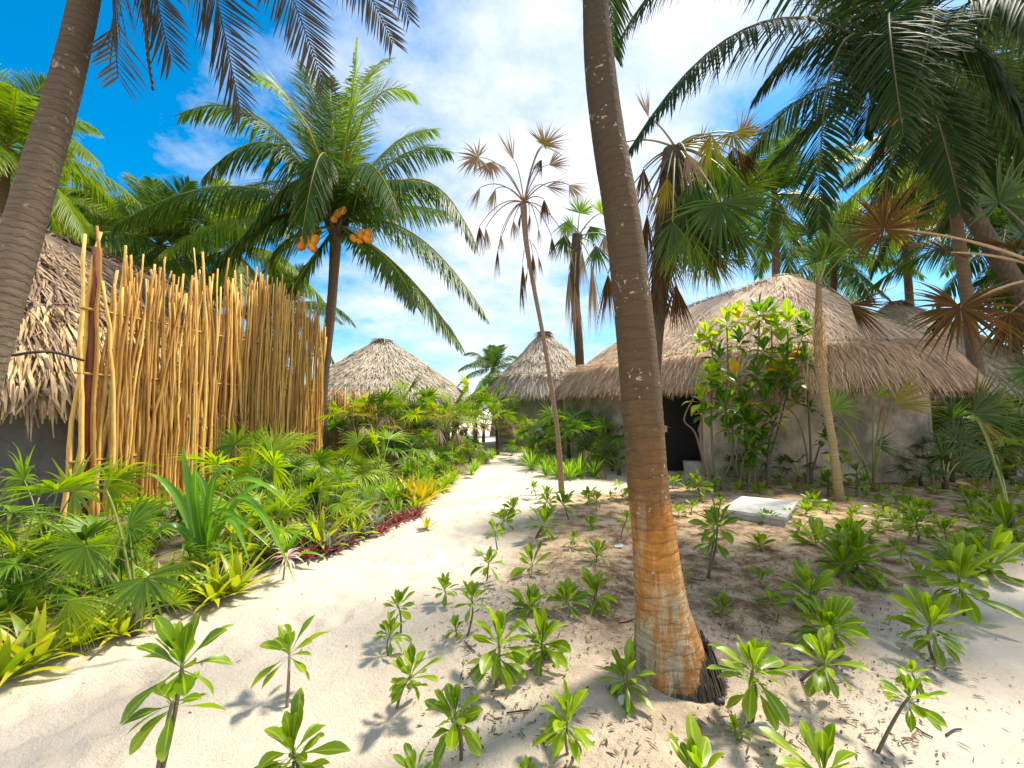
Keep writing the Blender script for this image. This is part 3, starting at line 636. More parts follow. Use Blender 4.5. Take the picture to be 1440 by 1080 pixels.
# palm A: small fan palm in front of the right hut
b = gnd(1181, 712); O = np.array([b[0], b[1], H(*b)]); d = b[1]
P = thing('fan_palm', tuple(O), 'young fan palm with pale tan trunk in front of the right hut wall', 'palm tree')
pts = [O, at(1172, 630, d), at(1160, 560, d), at(1152, 500, d), at(1151, 440, d), at(1152, 395, d)]
trunk(P, pts, [.07, .056, .056, .078, .05, .04], 'trunkA', .014, 24, .03, 18, O)
CR = at(1152, 400, d)-O
for hub, tip, mt, kw in [((1160,365),(1165,300),'fand',dict(ang=110,droop=.15)),((1140,330),(1120,280),'fand',dict(ang=80)),((1122,338),(1098,305),'fan',dict(ang=60,nd=.4)),((1196,350),(1215,300),'fand',dict(ang=95,nd=-.3)),
      ((1196,428),(1262,470),'fanb',dict(ang=55,droop=.2,nd=-.9)),((1178,340),(1190,270),'fand',dict(ang=60,nd=.5)),((1150,385),(1138,340),'fan',dict(ang=50))]:
    kw = dict(kw); pxleaf(P, O, CR, hub, tip, d=d, mat=mt, pm_='petioleb' if mt == 'fanb' else 'petiole', sag=.05, pr=.010, **kw)
m = M(); K = 420; zz = rng.uniform(.58, .88, K); aa = rng.random(K)*6.283; cz = [(q_-O)[2] for q_ in pts]; cx = [(q_-O)[0] for q_ in pts]
z_ = zz*CR[2]; rad = np.interp(zz, [.58, .7, .8, .9], [.055, .08, .07, .045]); xx = np.interp(z_, cz, cx)
m.leaves(np.stack([xx+rad*np.cos(aa), rad*np.sin(aa), z_], 1), np.stack([np.cos(aa)*.3, np.sin(aa)*.3, rng.choice([-1, .8], K)], 1), np.stack([np.cos(aa), np.sin(aa), 0*aa], 1), rng.uniform(.05, .16, K), .011, .2, [1, .8, .3], n=3)
m.obj('bark_fibre', MT['th_gold'], P)

# palm B: near fan palm at the right edge with large brown leaves
d = 4.2; O = np.array([at(1560, 800, d)[0], d, 0.])
P = thing('fan_palm', tuple(O), 'near fan palm beyond the right edge, its large brown leaves fanning into view', 'palm tree')
pts = [O, at(1545, 600, d), at(1525, 470, d), at(1500, 390, d)]
trunk(P, pts, [.12, .1, .1, .1], 'fibre', .04, 16, o=O)
CR = pts[-1]-O
for hub, tip, mt, kw in [((1243,322),(1228,252),'fanb',dict(ang=160,droop=.3,nd=-.3,n=60,face=(-.6,-.7,.25))),((1335,355),(1268,350),'fanb',dict(ang=125,droop=.35,n=54,nd=-.1,face=(-.5,-.55,.7))),((1350,432),(1345,515),'fanb',dict(ang=140,droop=.4,nd=-.4,n=56,face=(-.4,-.8,.7))),((1405,285),(1412,215),'fand',dict(ang=150,nd=.6)),
      ((1440,330),(1400,300),'fand',dict(ang=100,nd=.5)),((1420,440),(1400,520),'fanb',dict(ang=120,collapse=.3)),((1430,350),(1350,330),'fanb',dict(ang=120,nd=.3,droop=.3,n=50,face=(-.4,-.4,1))),((1455,520),(1420,570),'fand',dict(ang=100)),((1560,300),(1620,250),'fand',dict(ang=120)),((1600,420),(1690,430),'fan',dict(ang=120)),((1520,250),(1510,160),'fand',dict(ang=110)),((1470,450),(1500,560),'fanb',dict(ang=80,collapse=.4))]:
    kw = dict(kw); pxleaf(P, O, CR, hub, tip, d=d, mat=mt, pm_='petioleb', sag=.05, pr=.013, **kw)

# young fan palms by the right wall
def young(px, by, d, leaves_, label, mats='fan'):
    O = np.array([at(px, by, d)[0], d, 0.]); P = thing('fan_palm', tuple(O), label, 'palm tree')
    for hub, tip, mt, kw in leaves_:
        pxleaf(P, O, np.array([0, 0, .15]), hub, tip, d=d, mat=mt, sag=.15, pr=.012, **kw)
    m = M(); m.tube([(0,0,-.05),(0,0,.1),(0,0,.3)], [.05,.05,.03], 8); m.obj('stem', MT['fibre'], P); return P
young(1228, 690, 7.6, [((1172,576),(1208,552),'fan',dict(ang=70,nd=-.3)),((1180,600),(1200,618),'fan',dict(ang=40)),((1230,560),(1262,535),'fany',dict(ang=25,n=12)),((1256,568),(1322,545),'fanm',dict(ang=42,droop=.1,nd=-.4,n=26)),((1242,568),(1245,612),'fang',dict(ang=35,collapse=.4,nd=-.3)),((1230,625),(1270,615),'fand',dict(ang=50,collapse=.3))], 'sprawling young fan palm with a golden dry leaf against the right hut wall')
young(1420, 720, 5.2, [((1368,582),(1450,560),'fand',dict(ang=62,droop=.1,nd=-.2,n=40)),((1375,590),(1415,640),'fanm',dict(ang=30,droop=.2,n=20)),((1400,640),(1350,660),'fand',dict(ang=70))], 'large half-folded green fan leaf plant at the right edge beside the hut eave')
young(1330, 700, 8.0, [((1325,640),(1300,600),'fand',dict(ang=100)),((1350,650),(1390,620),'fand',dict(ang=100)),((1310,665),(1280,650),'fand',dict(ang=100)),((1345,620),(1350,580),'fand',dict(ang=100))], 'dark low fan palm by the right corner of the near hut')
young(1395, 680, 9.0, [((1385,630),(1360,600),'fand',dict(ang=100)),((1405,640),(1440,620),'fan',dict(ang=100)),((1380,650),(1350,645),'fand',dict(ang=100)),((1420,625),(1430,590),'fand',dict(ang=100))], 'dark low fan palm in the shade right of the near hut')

# ------------------------------------------------------------------ huts
def hut(label, wallp, eavep, A, B, ez, wallh, fine, mats, lw=.012, ll=.35, crease=None, group=None, prof=.9, seedn=0, fringe_n=2500, fringe_mat=None, fr_len=.45, fr_w=.012, door=None, wallmat='wall', gap=None, open_=False, ezf=None):
    A, B = np.array(A, float), np.array(B, float)
    ctr = np.mean(np.array(wallp), 0); O = np.array([ctr[0], ctr[1], 0.])
    P = thing('thatched_hut', tuple(O), label, 'hut', group)
    ring = catmull([(x, y) for x, y in wallp], 8, closed=True); k = len(ring)
    if gap is not None: ring = np.array(gap); k = len(ring)
    m = M(); zs = np.linspace(-.1, wallh, 8)
    G = np.zeros((8, k, 3)); G[..., 0] = ring[None, :, 0]-O[0]; G[..., 1] = ring[None, :, 1]-O[1]; G[..., 2] = zs[:, None]
    G[..., :2] += .05*np.stack([vnoise(G[..., 0]*1.5+G[..., 2]*.8, G[..., 1]*1.5, 21), vnoise(G[..., 0]*1.5, G[..., 1]*1.5+G[..., 2], 22)], -1)
    m.grid(G, close=not open_); m.obj('wall', MT[wallmat], P)
    er = catmull([(x, y) for x, y in eavep], 24, closed=True); n = len(er)
    AB = (B-A)[:2]; tt = np.clip(((er-A[:2])@AB)/max(AB@AB, 1e-9), 0, 1)
    rid = A+(B-A)*tt[:, None]
    def surf(u, s):
        """u index float array, s 0 eave..1 ridge"""
        i0 = np.floor(u).astype(int) % n; i1 = (i0+1) % n; f = (u-np.floor(u))[:, None]
        e = er[i0]*(1-f)+er[i1]*f; rr_ = rid[i0]*(1-f)+rid[i1]*f
        xy = e+(rr_[:, :2]-e)*s[:, None]
        hs = np.where(s > 0, np.maximum(s, 1e-6)**prof, s*1.3)
        ezz = ez + .07*vnoise(u*.12, u*0, 31)
        z = ezz+(rr_[:, 2]-ezz)*hs
        z = z - .10*np.clip((s-.93)/.07, 0, 1)**2 + .07*vnoise(xy[:, 0]*1.1, xy[:, 1]*1.1+s*4, 33)*np.clip(s*6, 0, 1)
        if crease: z = z+.10*np.clip((crease-s)/.02, 0, 1)*np.clip(s/crease+.3, 0, 1)
        return np.stack([xy[:, 0], xy[:, 1], z], 1)
    ss = np.concatenate([np.linspace(0, 1, 26)]); uu = np.arange(n).astype(float)
    G = np.stack([surf(uu, np.full(n, s)) for s in ss])-O
    low = G[0].copy(); low[:, 2] -= .16; cen = (rid-O); low2 = low*1; low2[:, :2] = low[:, :2]*.80+cen[:, :2]*.20; low2[:, 2] = low[:, 2]+.25
    G = np.concatenate([low2[None], low[None], G]); c = np.full(G.shape, .3)
    m = M(); m.grid(G, c, close=True); rf = m.obj('roof', MT['th_'+mats], P)
    def blades(K, s, lift, L, W, jitd, nseg=2, droop=.1, lo=0, hi=1, prof_=(.8,1,.5)):
        # area-weighted around the ring by arc length
        seg = np.linalg.norm(np.roll(er, -1, 0)-er, axis=1); cum = np.concatenate([[0], np.cumsum(seg)]); u = np.interp(rng.random(K)*cum[-1], cum, np.arange(n+1))
        p0 = surf(u, s); p1 = surf(u, np.minimum(s+.03, 1.0)); p2 = surf(u+.15, s)
        dn = nz(p0-p1); dn = np.where(np.isfinite(dn), dn, [0, 0, -1]); sd = nz(p2-p0); nn = nz(np.cross(dn, sd)); nn = np.where(nn[:, 2:3] < 0, -nn, nn)
        D = nz(dn+sd*rng.normal(0, jitd, (K, 1))+nn*rng.normal(.03, jitd*.35, (K, 1)))
        return p0-O+nn*(lift*rng.random((K, 1))+.01), D, nn+rng.normal(0, .25, (K, 3)), L*rng.uniform(.6, 1.2, K), W*rng.uniform(.7, 1.4, K), np.full(K, droop), prof_
    m = M(); s = 1-np.sqrt(rng.random(fine)); a = blades(fine, s*.97, .03, ll, lw, .22); m.leaves(*a, n=2)
    m.obj('thatch', MT['th_'+mats], rf)
    m = M(); a = blades(fringe_n, rng.random(fringe_n)**1.3*(crease or .1)*.9, .07, fr_len, fr_w, .14, droop=.45, prof_=(.8,1,.8,.15)); m.leaves(*a, n=4)
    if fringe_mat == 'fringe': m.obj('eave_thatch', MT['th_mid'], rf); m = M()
    a = blades(fringe_n//2, np.full(fringe_n//2, .004), -.14, fr_len*.75, fr_w, .18, droop=.8, prof_=(.8,1,.8,.15)); m.leaves(*a, n=4)
    m.obj('eave_fringe', MT['th_'+(fringe_mat or mats)], rf)
    if crease:
        u = np.linspace(0, n, 300, endpoint=False); pp = surf(u, np.full(300, crease+.012))-O+[0, 0, .035]; pp[:, 2] += .03*vnoise(u*.9, u*0, 41)
        m = M(); m.tube(np.vstack([pp, pp[:1]]), .016, 5); m.obj('binding_rope', MT['rope'], rf)
    # ridge tuft
    m = M(); K = 500; tq = rng.random((K, 1)); pc = A*tq+B*(1-tq); pc[:, :2] += rng.normal(0, .08, (K, 2)); pc[:, 2] -= .03; aa = rng.random(K)*6.283
    m.leaves(pc-O, np.stack([np.cos(aa), np.sin(aa), rng.uniform(-.7, .1, K)], 1), np.array([0, 0, 1.]), rng.uniform(.2, .5, K), lw*2, .7, [.8, 1, .3], n=3)
    m.obj('ridge_cap', MT['th_'+mats], rf)
    return P, O

wr = [(1.75,14.6),(2.3,12.4),(2.95,11.3),(3.35,10.95),(3.72,10.8),(4.8,10.75),(4.45,10.0),(4.34,9.75),(5.0,9.2),(5.8,8.85),(6.8,8.65),(7.8,8.7),(8.6,8.85),(9.0,9.15),(9.6,10.6),(9.7,13),(8.6,15.6),(5.5,16.6),(2.8,16.2)]
er_ = [(1.5,14.2),(2.2,11.7),(3.7,9.7),(5.5,8.2),(7.3,7.75),(8.7,8.0),(9.5,8.9),(10.3,10.8),(10.5,13.2),(9.2,16.4),(5.4,17.6),(2.3,16.8)]
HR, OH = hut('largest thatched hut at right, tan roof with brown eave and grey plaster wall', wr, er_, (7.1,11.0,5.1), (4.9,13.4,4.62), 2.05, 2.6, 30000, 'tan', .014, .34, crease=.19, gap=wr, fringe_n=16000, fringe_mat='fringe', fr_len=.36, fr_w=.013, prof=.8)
m = M(); x0, y0 = 3.74-OH[0], 10.74-OH[1]; m.box((x0, y0, 0), (x0+1.0, y0+.045, 2.1)); dr = m.obj('door', MT['door'], HR, smooth=False)
hp = at(937, 602, 10.7)-OH; m = M(); m.box((hp[0]-.03, y0-.02, hp[2]-.10), (hp[0]+.03, y0-.003, hp[2]+.06)); m.tube([(hp[0], y0-.02, hp[2]+.02), (hp[0], y0-.05, hp[2]+.02), (hp[0]+.11, y0-.055, hp[2]+.02)], .01, 6)
m.obj('handle', MT['metal'], dr, smooth=False)
def rnd_hut(c, rw, re): 
    a = np.linspace(0, 2*np.pi, 9)[:-1]; return [(c[0]+rw*math.cos(t), c[1]+rw*math.sin(t)) for t in a], [(c[0]+re*math.cos(t), c[1]+re*math.sin(t)) for t in a]
w_, e_ = rnd_hut((-5.45, 18), 2.75, 3.35); e_ = [(x if x < -5 else x+.2, y) for x, y in e_]
hut('grey conical thatched hut beyond the right end of the stick fence', w_, e_, (*at(535,474,18)[:2], 4.55), (*at(541,474,18)[:2], 4.5), 2.0, 2.5, 11000, 'grey', .03, .34, fringe_n=3000, fringe_mat='grey', fr_w=.025, fr_len=.5, prof=.86, wallmat='wallg')
w_, e_ = rnd_hut((1.55, 18.6), 2.1, 2.75)
hut('steep grey conical hut at the far end of the path', w_, e_, (*at(764,472,18.6)[:2], 4.95), (*at(768,472,18.6)[:2], 4.93), 2.15, 2.6, 11000, 'grey', .03, .34, crease=.24, fringe_n=3000, fringe_mat='grey', fr_w=.025, fr_len=.5, prof=.95, wallmat='wallg')
w_ = [(-6.9,6.6),(-6.35,8.2),(-6.4,10.5),(-7.2,13.2),(-10,14.6),(-13.5,13.6),(-14.6,10),(-13,6.9),(-10,5.9),(-8.2,6.0)]
e_ = [(-6.75,5.7),(-5.75,8),(-5.8,11),(-6.8,13.8),(-10,15.4),(-14.2,14.2),(-15.4,10),(-13.6,6.2),(-10,5.1),(-8,5.15)]
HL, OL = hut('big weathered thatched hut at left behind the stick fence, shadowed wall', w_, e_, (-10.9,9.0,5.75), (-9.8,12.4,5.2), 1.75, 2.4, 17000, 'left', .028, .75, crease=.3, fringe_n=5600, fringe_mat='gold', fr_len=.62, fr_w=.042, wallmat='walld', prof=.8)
w_, e_ = rnd_hut((14.3, 15.5), 3.2, 3.9)
hut('pale thatched hut far right, mostly hidden behind the fan palms', w_, e_, (14.0,15.5,5.5), (14.4,15.5,5.5), 2.1, 2.6, 7000, 'grey', .03, .34, fringe_n=1800, fr_w=.025)

# dark cable sagging on the left roof eave
m = M(); m.tube(catmull([at(x, y, dd) for x, y, dd in ((-40,505,5.0),(15,500,5.0),(50,495,5.1),(80,496,5.3),(118,507,5.6))], 8), .017, 6, rnd=.3)
tag(m.obj('branch', MT['rope']), 'thin dark branch lying along the lower left thatched roof', 'branch')

# ------------------------------------------------------------------ stick fence
FA, FB = np.array([-5.72, 5.62]), np.array([-4.98, 11.2])
O = np.array([FA[0], FA[1], 0.]); P = thing('stick_fence', tuple(O), 'tall golden fence of peeled upright sticks left of the path', 'fence')
fv = FB-FA; fl = np.linalg.norm(fv); fd = fv/fl; fn = np.array([fd[1], -fd[0]])
def topz(s):   # metres along the fence
    y_ = np.interp(s, [0, .35, 1.0, 1.8, 3.0, 4.2, 5.0, 5.63], [375, 392, 400, 402, 398, 420, 438, 462]); dd = FA[1]+fd[1]*s
    return CZ+(575-y_)/F*dd
rest = M(); s = 0; i = 0; sticks = []
tall = {0: 312, 2: 318, 9: 338, 15: 345, 17: 352, 24: 362, 27: 362, 37: 370, 45: 358}
while s < fl:
    lay = i % 3
    zt = topz(s)+abs(rng.normal(0, .2))*rng.choice([1.3,-.8])
    dd = FA[1]+fd[1]*s
    if i in tall: zt = CZ+(575-tall[i])/F*dd
    r0 = rng.uniform(.014, .027) if s > .5 else .030
    off = (lay-1)*.045+rng.normal(0, .008); lean = rng.normal(.02, .075)
    k = 12; tz = np.linspace(-.12, zt, k); w1 = rng.normal(0, .024, (k, 2)); w1 = np.cumsum(w1, 0)*.75; w1 -= np.linspace(0, 1, k)[:, None]*w1[-1]*.6
    q_ = s+lean*(tz/zt)**2*2.2-lean*.5
    xy = FA+fd*(q_+w1[:, 0])[:, None]+fn*(off+w1[:, 1]*.5)[:, None]
    pts = np.column_stack([xy, tz])-O; rad = r0*np.interp(tz/zt, [0, 1], [1.1, .62])*(1+rng.normal(0, .08, k))
    sticks.append((s, pts, rad)); s += rng.uniform(.012, .026) if s > .4 else (.055 if s < .03 or s > .2 else .15); i += 1
for j, (s, pts, rad) in enumerate(sticks):
    if j < 99:
        m = M(); m.tube(pts, rad, 8, rnd=rng.random()); m.obj('stick', MT['stick'], P)
    else: rest.tube(pts, rad, 6, rnd=rng.random())
tag(rest.obj('stick', MT['stick'], P), kind='stuff')
for s, z1 in ((.17, at(152,345,5.7)[2]), (3.1, 2.6), (5.2, 2.8)):
    m = M(); q0 = FA+fd*s-fn*(.1 if s > .2 else .05); m.tube(np.column_stack([np.tile(q0-O[:2], (6, 1)), np.linspace(-.1, z1, 6)]), .058, 12, rnd=rng.random()); m.obj('post', MT['post'], P)
for z in (.85, 2.0, 2.9):
    m = M(); k = 14; ss = np.linspace(-.05, fl+.05, k); xy = FA-O[:2]+fd*ss[:, None]-fn*.0; m.tube(np.column_stack([xy, z+rng.normal(0, .015, k)]), .02, 6, rnd=.3); m.obj('rail', MT['stick'], P)
# a second short run of fence behind the coconut palm
O2 = np.array([-5.6, 13.2, 0.]); P2 = thing('stick_fence', tuple(O2), 'short distant piece of golden stick fence right of the coconut trunk', 'fence')
m = M()
for j in range(36):
    x = j*.04; z1 = 2.1+rng.normal(0, .12); m.tube([(x, rng.normal(0, .03), -.1), (x+rng.normal(0, .03), rng.normal(0, .02), z1/2), (x+rng.normal(0, .05), 0, z1)], [.025, .022, .016], 6, rnd=rng.random())
m.obj('stick_panel', MT['stick'], P2)
m = M(); m.tube([(-.03, .03, 1.2), (1.5, .03, 1.25)], .02, 6); m.obj('rail', MT['stick'], P2)

# ------------------------------------------------------------------ saplings in the sand
OBO = [.09, .10, .15, .30, .58, .85, 1, .97, .70, .15]
def sapling(bx, by, ty, w, label, tiers=1, seed=None, lime=0):
    g = gnd(bx, by); z0 = H(*g); d = g[1]
    h = (at(bx, ty, d)[2]-z0); ww = w/F*d
    P = thing('sapling', (g[0], g[1], z0-.01), label, 'sapling', 'glossy saplings planted in the sand')
    r_ = .5*ww
    st = max(.03, h-r_*.95); lean = rng.normal(0, .16, 2)*h
    m = M()
    base_tiers = [(lean[0], lean[1], st, 1.)]
    if tiers > 1 or (h > 1.6*ww): base_tiers.append((lean[0]*.75+rng.normal(0, .008), lean[1]*.6, st*.74, .85))
    if tiers > 2: base_tiers.append((rng.choice([-1, 1])*.3*ww, rng.normal(0, .04), st*.8, .85))
    sm = M()
    for q_, (lx, ly, lz, sc) in enumerate(base_tiers):
        sm.tube(bez((0, 0, -.02), (lx*.5+rng.normal(0, .012), ly*.5+rng.normal(0, .012), lz*.55), (lx, ly, lz), 8), np.linspace(.007, .0045, 8)*max(.8, min(1.5, h/.3)), 6, rnd=rng.random())
        n = int(rng.integers(19, 27)) if q_ != 1 else 12
        i = np.arange(n); az = i*2.399+rng.random()*6+rng.normal(0, .3, n); f = i/(n-1)
        el = np.radians(np.interp(f, [0, .35, .75, 1], [80, 52, 14, -38]) + rng.normal(0, 13, n))
        if q_ == 1: el = np.radians(rng.uniform(-35, 25, n))
        LL = r_*1.16*sc*np.interp(f, [0, .2, .6, 1], [.65, .95, 1.05, .9])*rng.uniform(.65, 1.15, n)
        D = np.stack([np.cos(az)*np.cos(el), np.sin(az)*np.cos(el), np.sin(el)], 1)
        Pn = np.stack([np.full(n, lx), np.full(n, ly), lz-(f*.16*r_)-(0.)], 1)
        N = np.stack([-np.cos(az)*np.sin(el), -np.sin(az)*np.sin(el), np.cos(el)], 1)+rng.normal(0, .35, (n, 3))
        m.leaves(Pn, D, N, LL, LL*rng.uniform(.23, .33, n), rng.uniform(.0, 1.3, n)*np.interp(f, [0, 1], [.3, 1]), OBO, n=9, fold=.3, wav=.07, rnd=np.clip(rng.random(n)*.9, 0, .99)*(.97 if rng.random() < .3 else .9))
    sm.obj('stem', MT['stem'], P); m.obj('leaves', MT['seed'], P)
    return P
S = [(557,1001,901,70,2),(563,893,819,47,1),(547,925,866,50,1),(627,854,805,38,1),(655,907,815,52,1),(641,907,866,32,1),(698,980,852,102,2),(769,948,854,78,2),(749,882,813,68,2),(835,872,799,62,2),(798,894,825,52,1),
     (648,1078,946,82,2),(800,1082,950,88,2),(881,1007,909,82,2),(684,823,762,46,1),(747,819,766,56,1),(839,801,756,44,1),(700,770,728,32,1),(708,747,710,40,1),(716,724,699,30,1),(751,758,707,50,2),(806,774,738,32,1),
     (826,750,723,30,1),(800,736,683,42,1),(779,717,687,32,1),(824,713,681,36,1),(839,725,689,26,1),(873,762,713,32,1),(755,699,675,20,1),(859,705,689,16,1),(875,693,673,20,1),(883,709,685,20,1),(770,705,682,26,1),
     (556,1135,1046,66,1),(745,1112,1064,30,1),(965,1135,1022,112,1),(1055,1028,884,100,2),(1123,958,856,76,1),(1186,917,823,94,3),(1160,872,797,80,2),(1229,1061,939,74,1),(994,821,706,68,2),(1010,787,722,42,1),(1071,823,800,32,1),
     (1018,869,836,46,1),(1071,780,750,42,1),(1079,748,717,38,1),(1116,741,715,28,1),(1095,874,826,40,1),(1205,815,737,90,3),(1151,776,736,60,2),(1178,1128,1036,120,1),(953,732,706,30,1),(958,832,797,24,1),(1035,1045,1018,36,1),
     (1314,919,831,90,2),(1356,860,758,104,2),(1291,984,927,40,1),(1291,823,786,42,1),(1271,803,764,34,1),(1240,835,817,40,1),(1293,774,714,44,2),(1330,770,727,40,1),(1388,808,742,100,3),(1410,770,700,84,2),
     (212,1132,884,128,2),(403,1000,886,86,1),(425,1122,984,116,2),(970,700,672,26,1),(985,715,660,40,2),(1010,700,672,32,1),(945,690,664,26,1),(1035,700,676,30,1),(1065,703,676,34,1),(1143,723,690,36,1),(1200,770,735,60,2),(1120,760,725,36,1)]
rr = random.Random(5); tries = 0; ex = [(a[0], a[1]) for a in S]
S2 = []
while len(S2) < 96 and tries < 4000:
    tries += 1; x = rr.uniform(955, 1475); y = 676+rr.random()**1.2*110
    if 1015 < x < 1125 and y > 700: continue
    if x < 1180 and y > 735: continue
    if min(math.hypot((x-a)*.7, (y-b)*1.6) for a, b in ex) < 14: continue
    ex.append((x, y)); dd = gnd(x, y)[1]; hp_ = rr.uniform(.15, .34)*F/dd
    S2.append((x, y, y-hp_, hp_*rr.uniform(.75, 1.15), rr.choice([1, 1, 2])))
ALL = S+S2
bands = [(1030, 'front row'), (940, 'second row'), (860, 'third row'), (800, 'fourth row'), (745, 'fifth row'), (710, 'sixth row'), (0, 'farthest row')]
def zone(a):
    for lim, nm in bands:
        if a[1] >= lim: return nm, ('left of the near trunk' if a[0] < 925 else 'right of the near trunk')
groups = {}
for a in ALL: groups.setdefault(zone(a), []).append(a)
special = {(212,1132): 'tall sapling with drooping broad leaves, nearest the camera at the lower left', (403,1000): 'lone sapling with a thin curved stem on the open sand path', (425,1122): 'broad sapling with one yellow leaf at the bottom edge, left part of the sand',
           (698,980): 'large two-tiered sapling, fullest of those left of the near trunk', (881,1007): 'sapling with small white stones at its foot, just left of the trunk base', (1055,1028): 'two-tiered sapling with long leaves right below the flared trunk base',
           (994,821): 'tall dark green sapling between the near trunk and the white slab', (557,1001): 'leafy sapling on the left fringe of the bed, two stems from one base'}
for key_, lst in groups.items():
    lst.sort(key=lambda a: a[0])
    for i, a in enumerate(lst):
        hh_ = (a[1]-a[2]); size = 'leafy' if a[4] > 1 else ('slim' if a[3] < hh_*.75 else 'small')
        lb = special.get((a[0], a[1]), f'{size} green sapling, {ordn(i)} from the left in the {key_[0]} {key_[1]}')
        sapling(*a[:4], lb, a[4])

# ------------------------------------------------------------------ low planting
STRAP = [.7, .95, 1, .95, .75, .4, .03]
def rosette(n, L, W, mat, el0=80, el1=10, droop=.6, fold=.3, jit=8, z0=.02, prof=STRAP, nseg=7):
    m = M(); i = np.arange(n); f = i/(n-1); az = i*2.399; el = np.radians(np.interp(f, [0, 1], [el0, el1])+rng.normal(0, jit, n))
    D = np.stack([np.cos(az)*np.cos(el), np.sin(az)*np.cos(el), np.sin(el)], 1); N = np.stack([-np.cos(az)*np.sin(el), -np.sin(az)*np.sin(el), np.cos(el)], 1)+rng.normal(0, .12, (n, 3))
    Pn = np.stack([np.cos(az)*.02, np.sin(az)*.02, z0+.03*(1-f)], 1)
    m.leaves(Pn, D, N, L*rng.uniform(.75, 1.1, n)*np.interp(f, [0, .3, 1], [.75, 1, .9]), W*rng.uniform(.8, 1.15, n), droop*rng.uniform(.5, 1.4, n), prof, n=nseg, fold=fold)
    return m.mesh('leaves', MT[mat])
def proto(name, parts):
    """parts: list of (partname, mesh, child list)"""
    o = bpy.data.objects.new(name, None); C.objects.link(o); CH[name] = []
    for pn, me in parts: CH[name].append(kid(pn, me, o))
    return o
USED = {}
def place(kind, var, x, y, label, cat, group, sc=1., rz=None):
    """first use links the meshes, later uses are object copies"""
    rz = random.uniform(0, 6.28) if rz is None else rz
    z = H(x, y)-.01
    key = (kind, var)
    if key not in USED:
        o = bpy.data.objects.new(kind, None); C.objects.link(o); o.location = (x, y, z); o.rotation_euler = (0, 0, rz); o.scale = (sc,)*3
        tag(o, label, cat, group); CH[o.name] = [kid(pn, me, o) for pn, me in PARTS[key]]; USED[key] = o; return o
    return copy_tree(USED[key], (x, y, z), label, group, rz, sc)
PARTS = {}
def fanplant(mats, n=9, pl=.55, r=.4, stem=.12, dry=0):
    parts = []; m = M(); m.tube([(0, 0, -.05), (.01, 0, stem*.5), (0, .01, stem+.08)], [.045, .05, .03], 8); parts.append(('stem', m.mesh('stem', MT['fibre'])))
    for i in range(n):
        az = i*2.399+rng.normal(0, .2); f = i/(n-1); el = R(np.interp(f, [0, 1], [78, 8])+rng.normal(0, 6)); L = pl*rng.uniform(.75, 1.15)
        b = np.array([0, 0, stem]); h = b+np.array([math.cos(az)*math.cos(el), math.sin(az)*math.cos(el), math.sin(el)])*L; h[2] = max(h[2]-.06*L, .1)
        mid_ = (b+h)/2+[0, 0, .09*L]; Fd = np.array([math.cos(az)*.8, math.sin(az)*.8, .75-1.35*f+rng.normal(0, .2)]); Nn = np.array([math.cos(az)*.9, math.sin(az)*.9, .8])+rng.normal(0, .35, 3)
        mt = mats[i % len(mats)] if not (dry and i >= n-dry) else 'fang'
        l, p = fan_leaf(b, mid_, h, Fd, Nn, r*rng.uniform(.8, 1.15), mt, pr=.007, n=22, ang=rng.uniform(95, 140), droop=rng.uniform(.4, 1.2), collapse=0 if not (dry and i >= n-dry) else .7)
        parts.append(('fan_leaf', l)); parts.append(('petiole', p))
    return parts
for v, (mats, n, pl, r, stem, dry) in enumerate([(('fan', 'fany', 'fand'), 11, .62, .38, .1, 1), (('fany', 'fan', 'fany'), 12, .55, .34, .1, 2), (('fan', 'fand', 'fan'), 11, .72, .42, .15, 1), (('fany', 'fany', 'fan'), 11, .5, .33, .08, 0), (('fan', 'fand'), 11, .75, .45, .5, 2), (('fan', 'fany', 'fanm'), 11, .7, .42, .7, 2), (('fand',), 12, .7, .42, .2, 1), (('fany', 'fan', 'fany'), 9, .75, .5, .2, 1)]):
    PARTS[('fan_palm_shrub', v)] = fanplant(mats, n, pl, r, stem, dry)
for v, (n, L, W, mt, e0, e1, dr_) in enumerate([(20, .34, .05, 'brom', 80, 10, .7), (18, .38, .055, 'bromg', 80, 15, .6), (22, .3, .045, 'brom', 75, 5, .9)]): PARTS[('bromeliad', v)] = [('leaves', rosette(n, L, W, mt, e0, e1, dr_))]
PARTS[('yellow_bromeliad', 0)] = [('leaves', rosette(24, .5, .07, 'yel', 85, 30, .35))]
for v in range(3): PARTS[('red_leaf_plant', v)] = [('leaves', rosette(18, .17, .035, 'red', 80, 10, .3))]
for v in range(2): PARTS[('silver_leaf_plant', v)] = [('leaves', rosette(18, .26, .045, 'silver', 75, 10, .3))]
for v in range(3): PARTS[('grass_clump', v)] = [('leaves', rosette(46, .5, .028, 'grass', 88, 25, .9, jit=12, nseg=6))]
for v in range(2): PARTS[('lily_clump', v)] = [('leaves', rosette(26, .75, .055, ('bromg', 'crin')[v], 85, 28, .7, jit=12))]

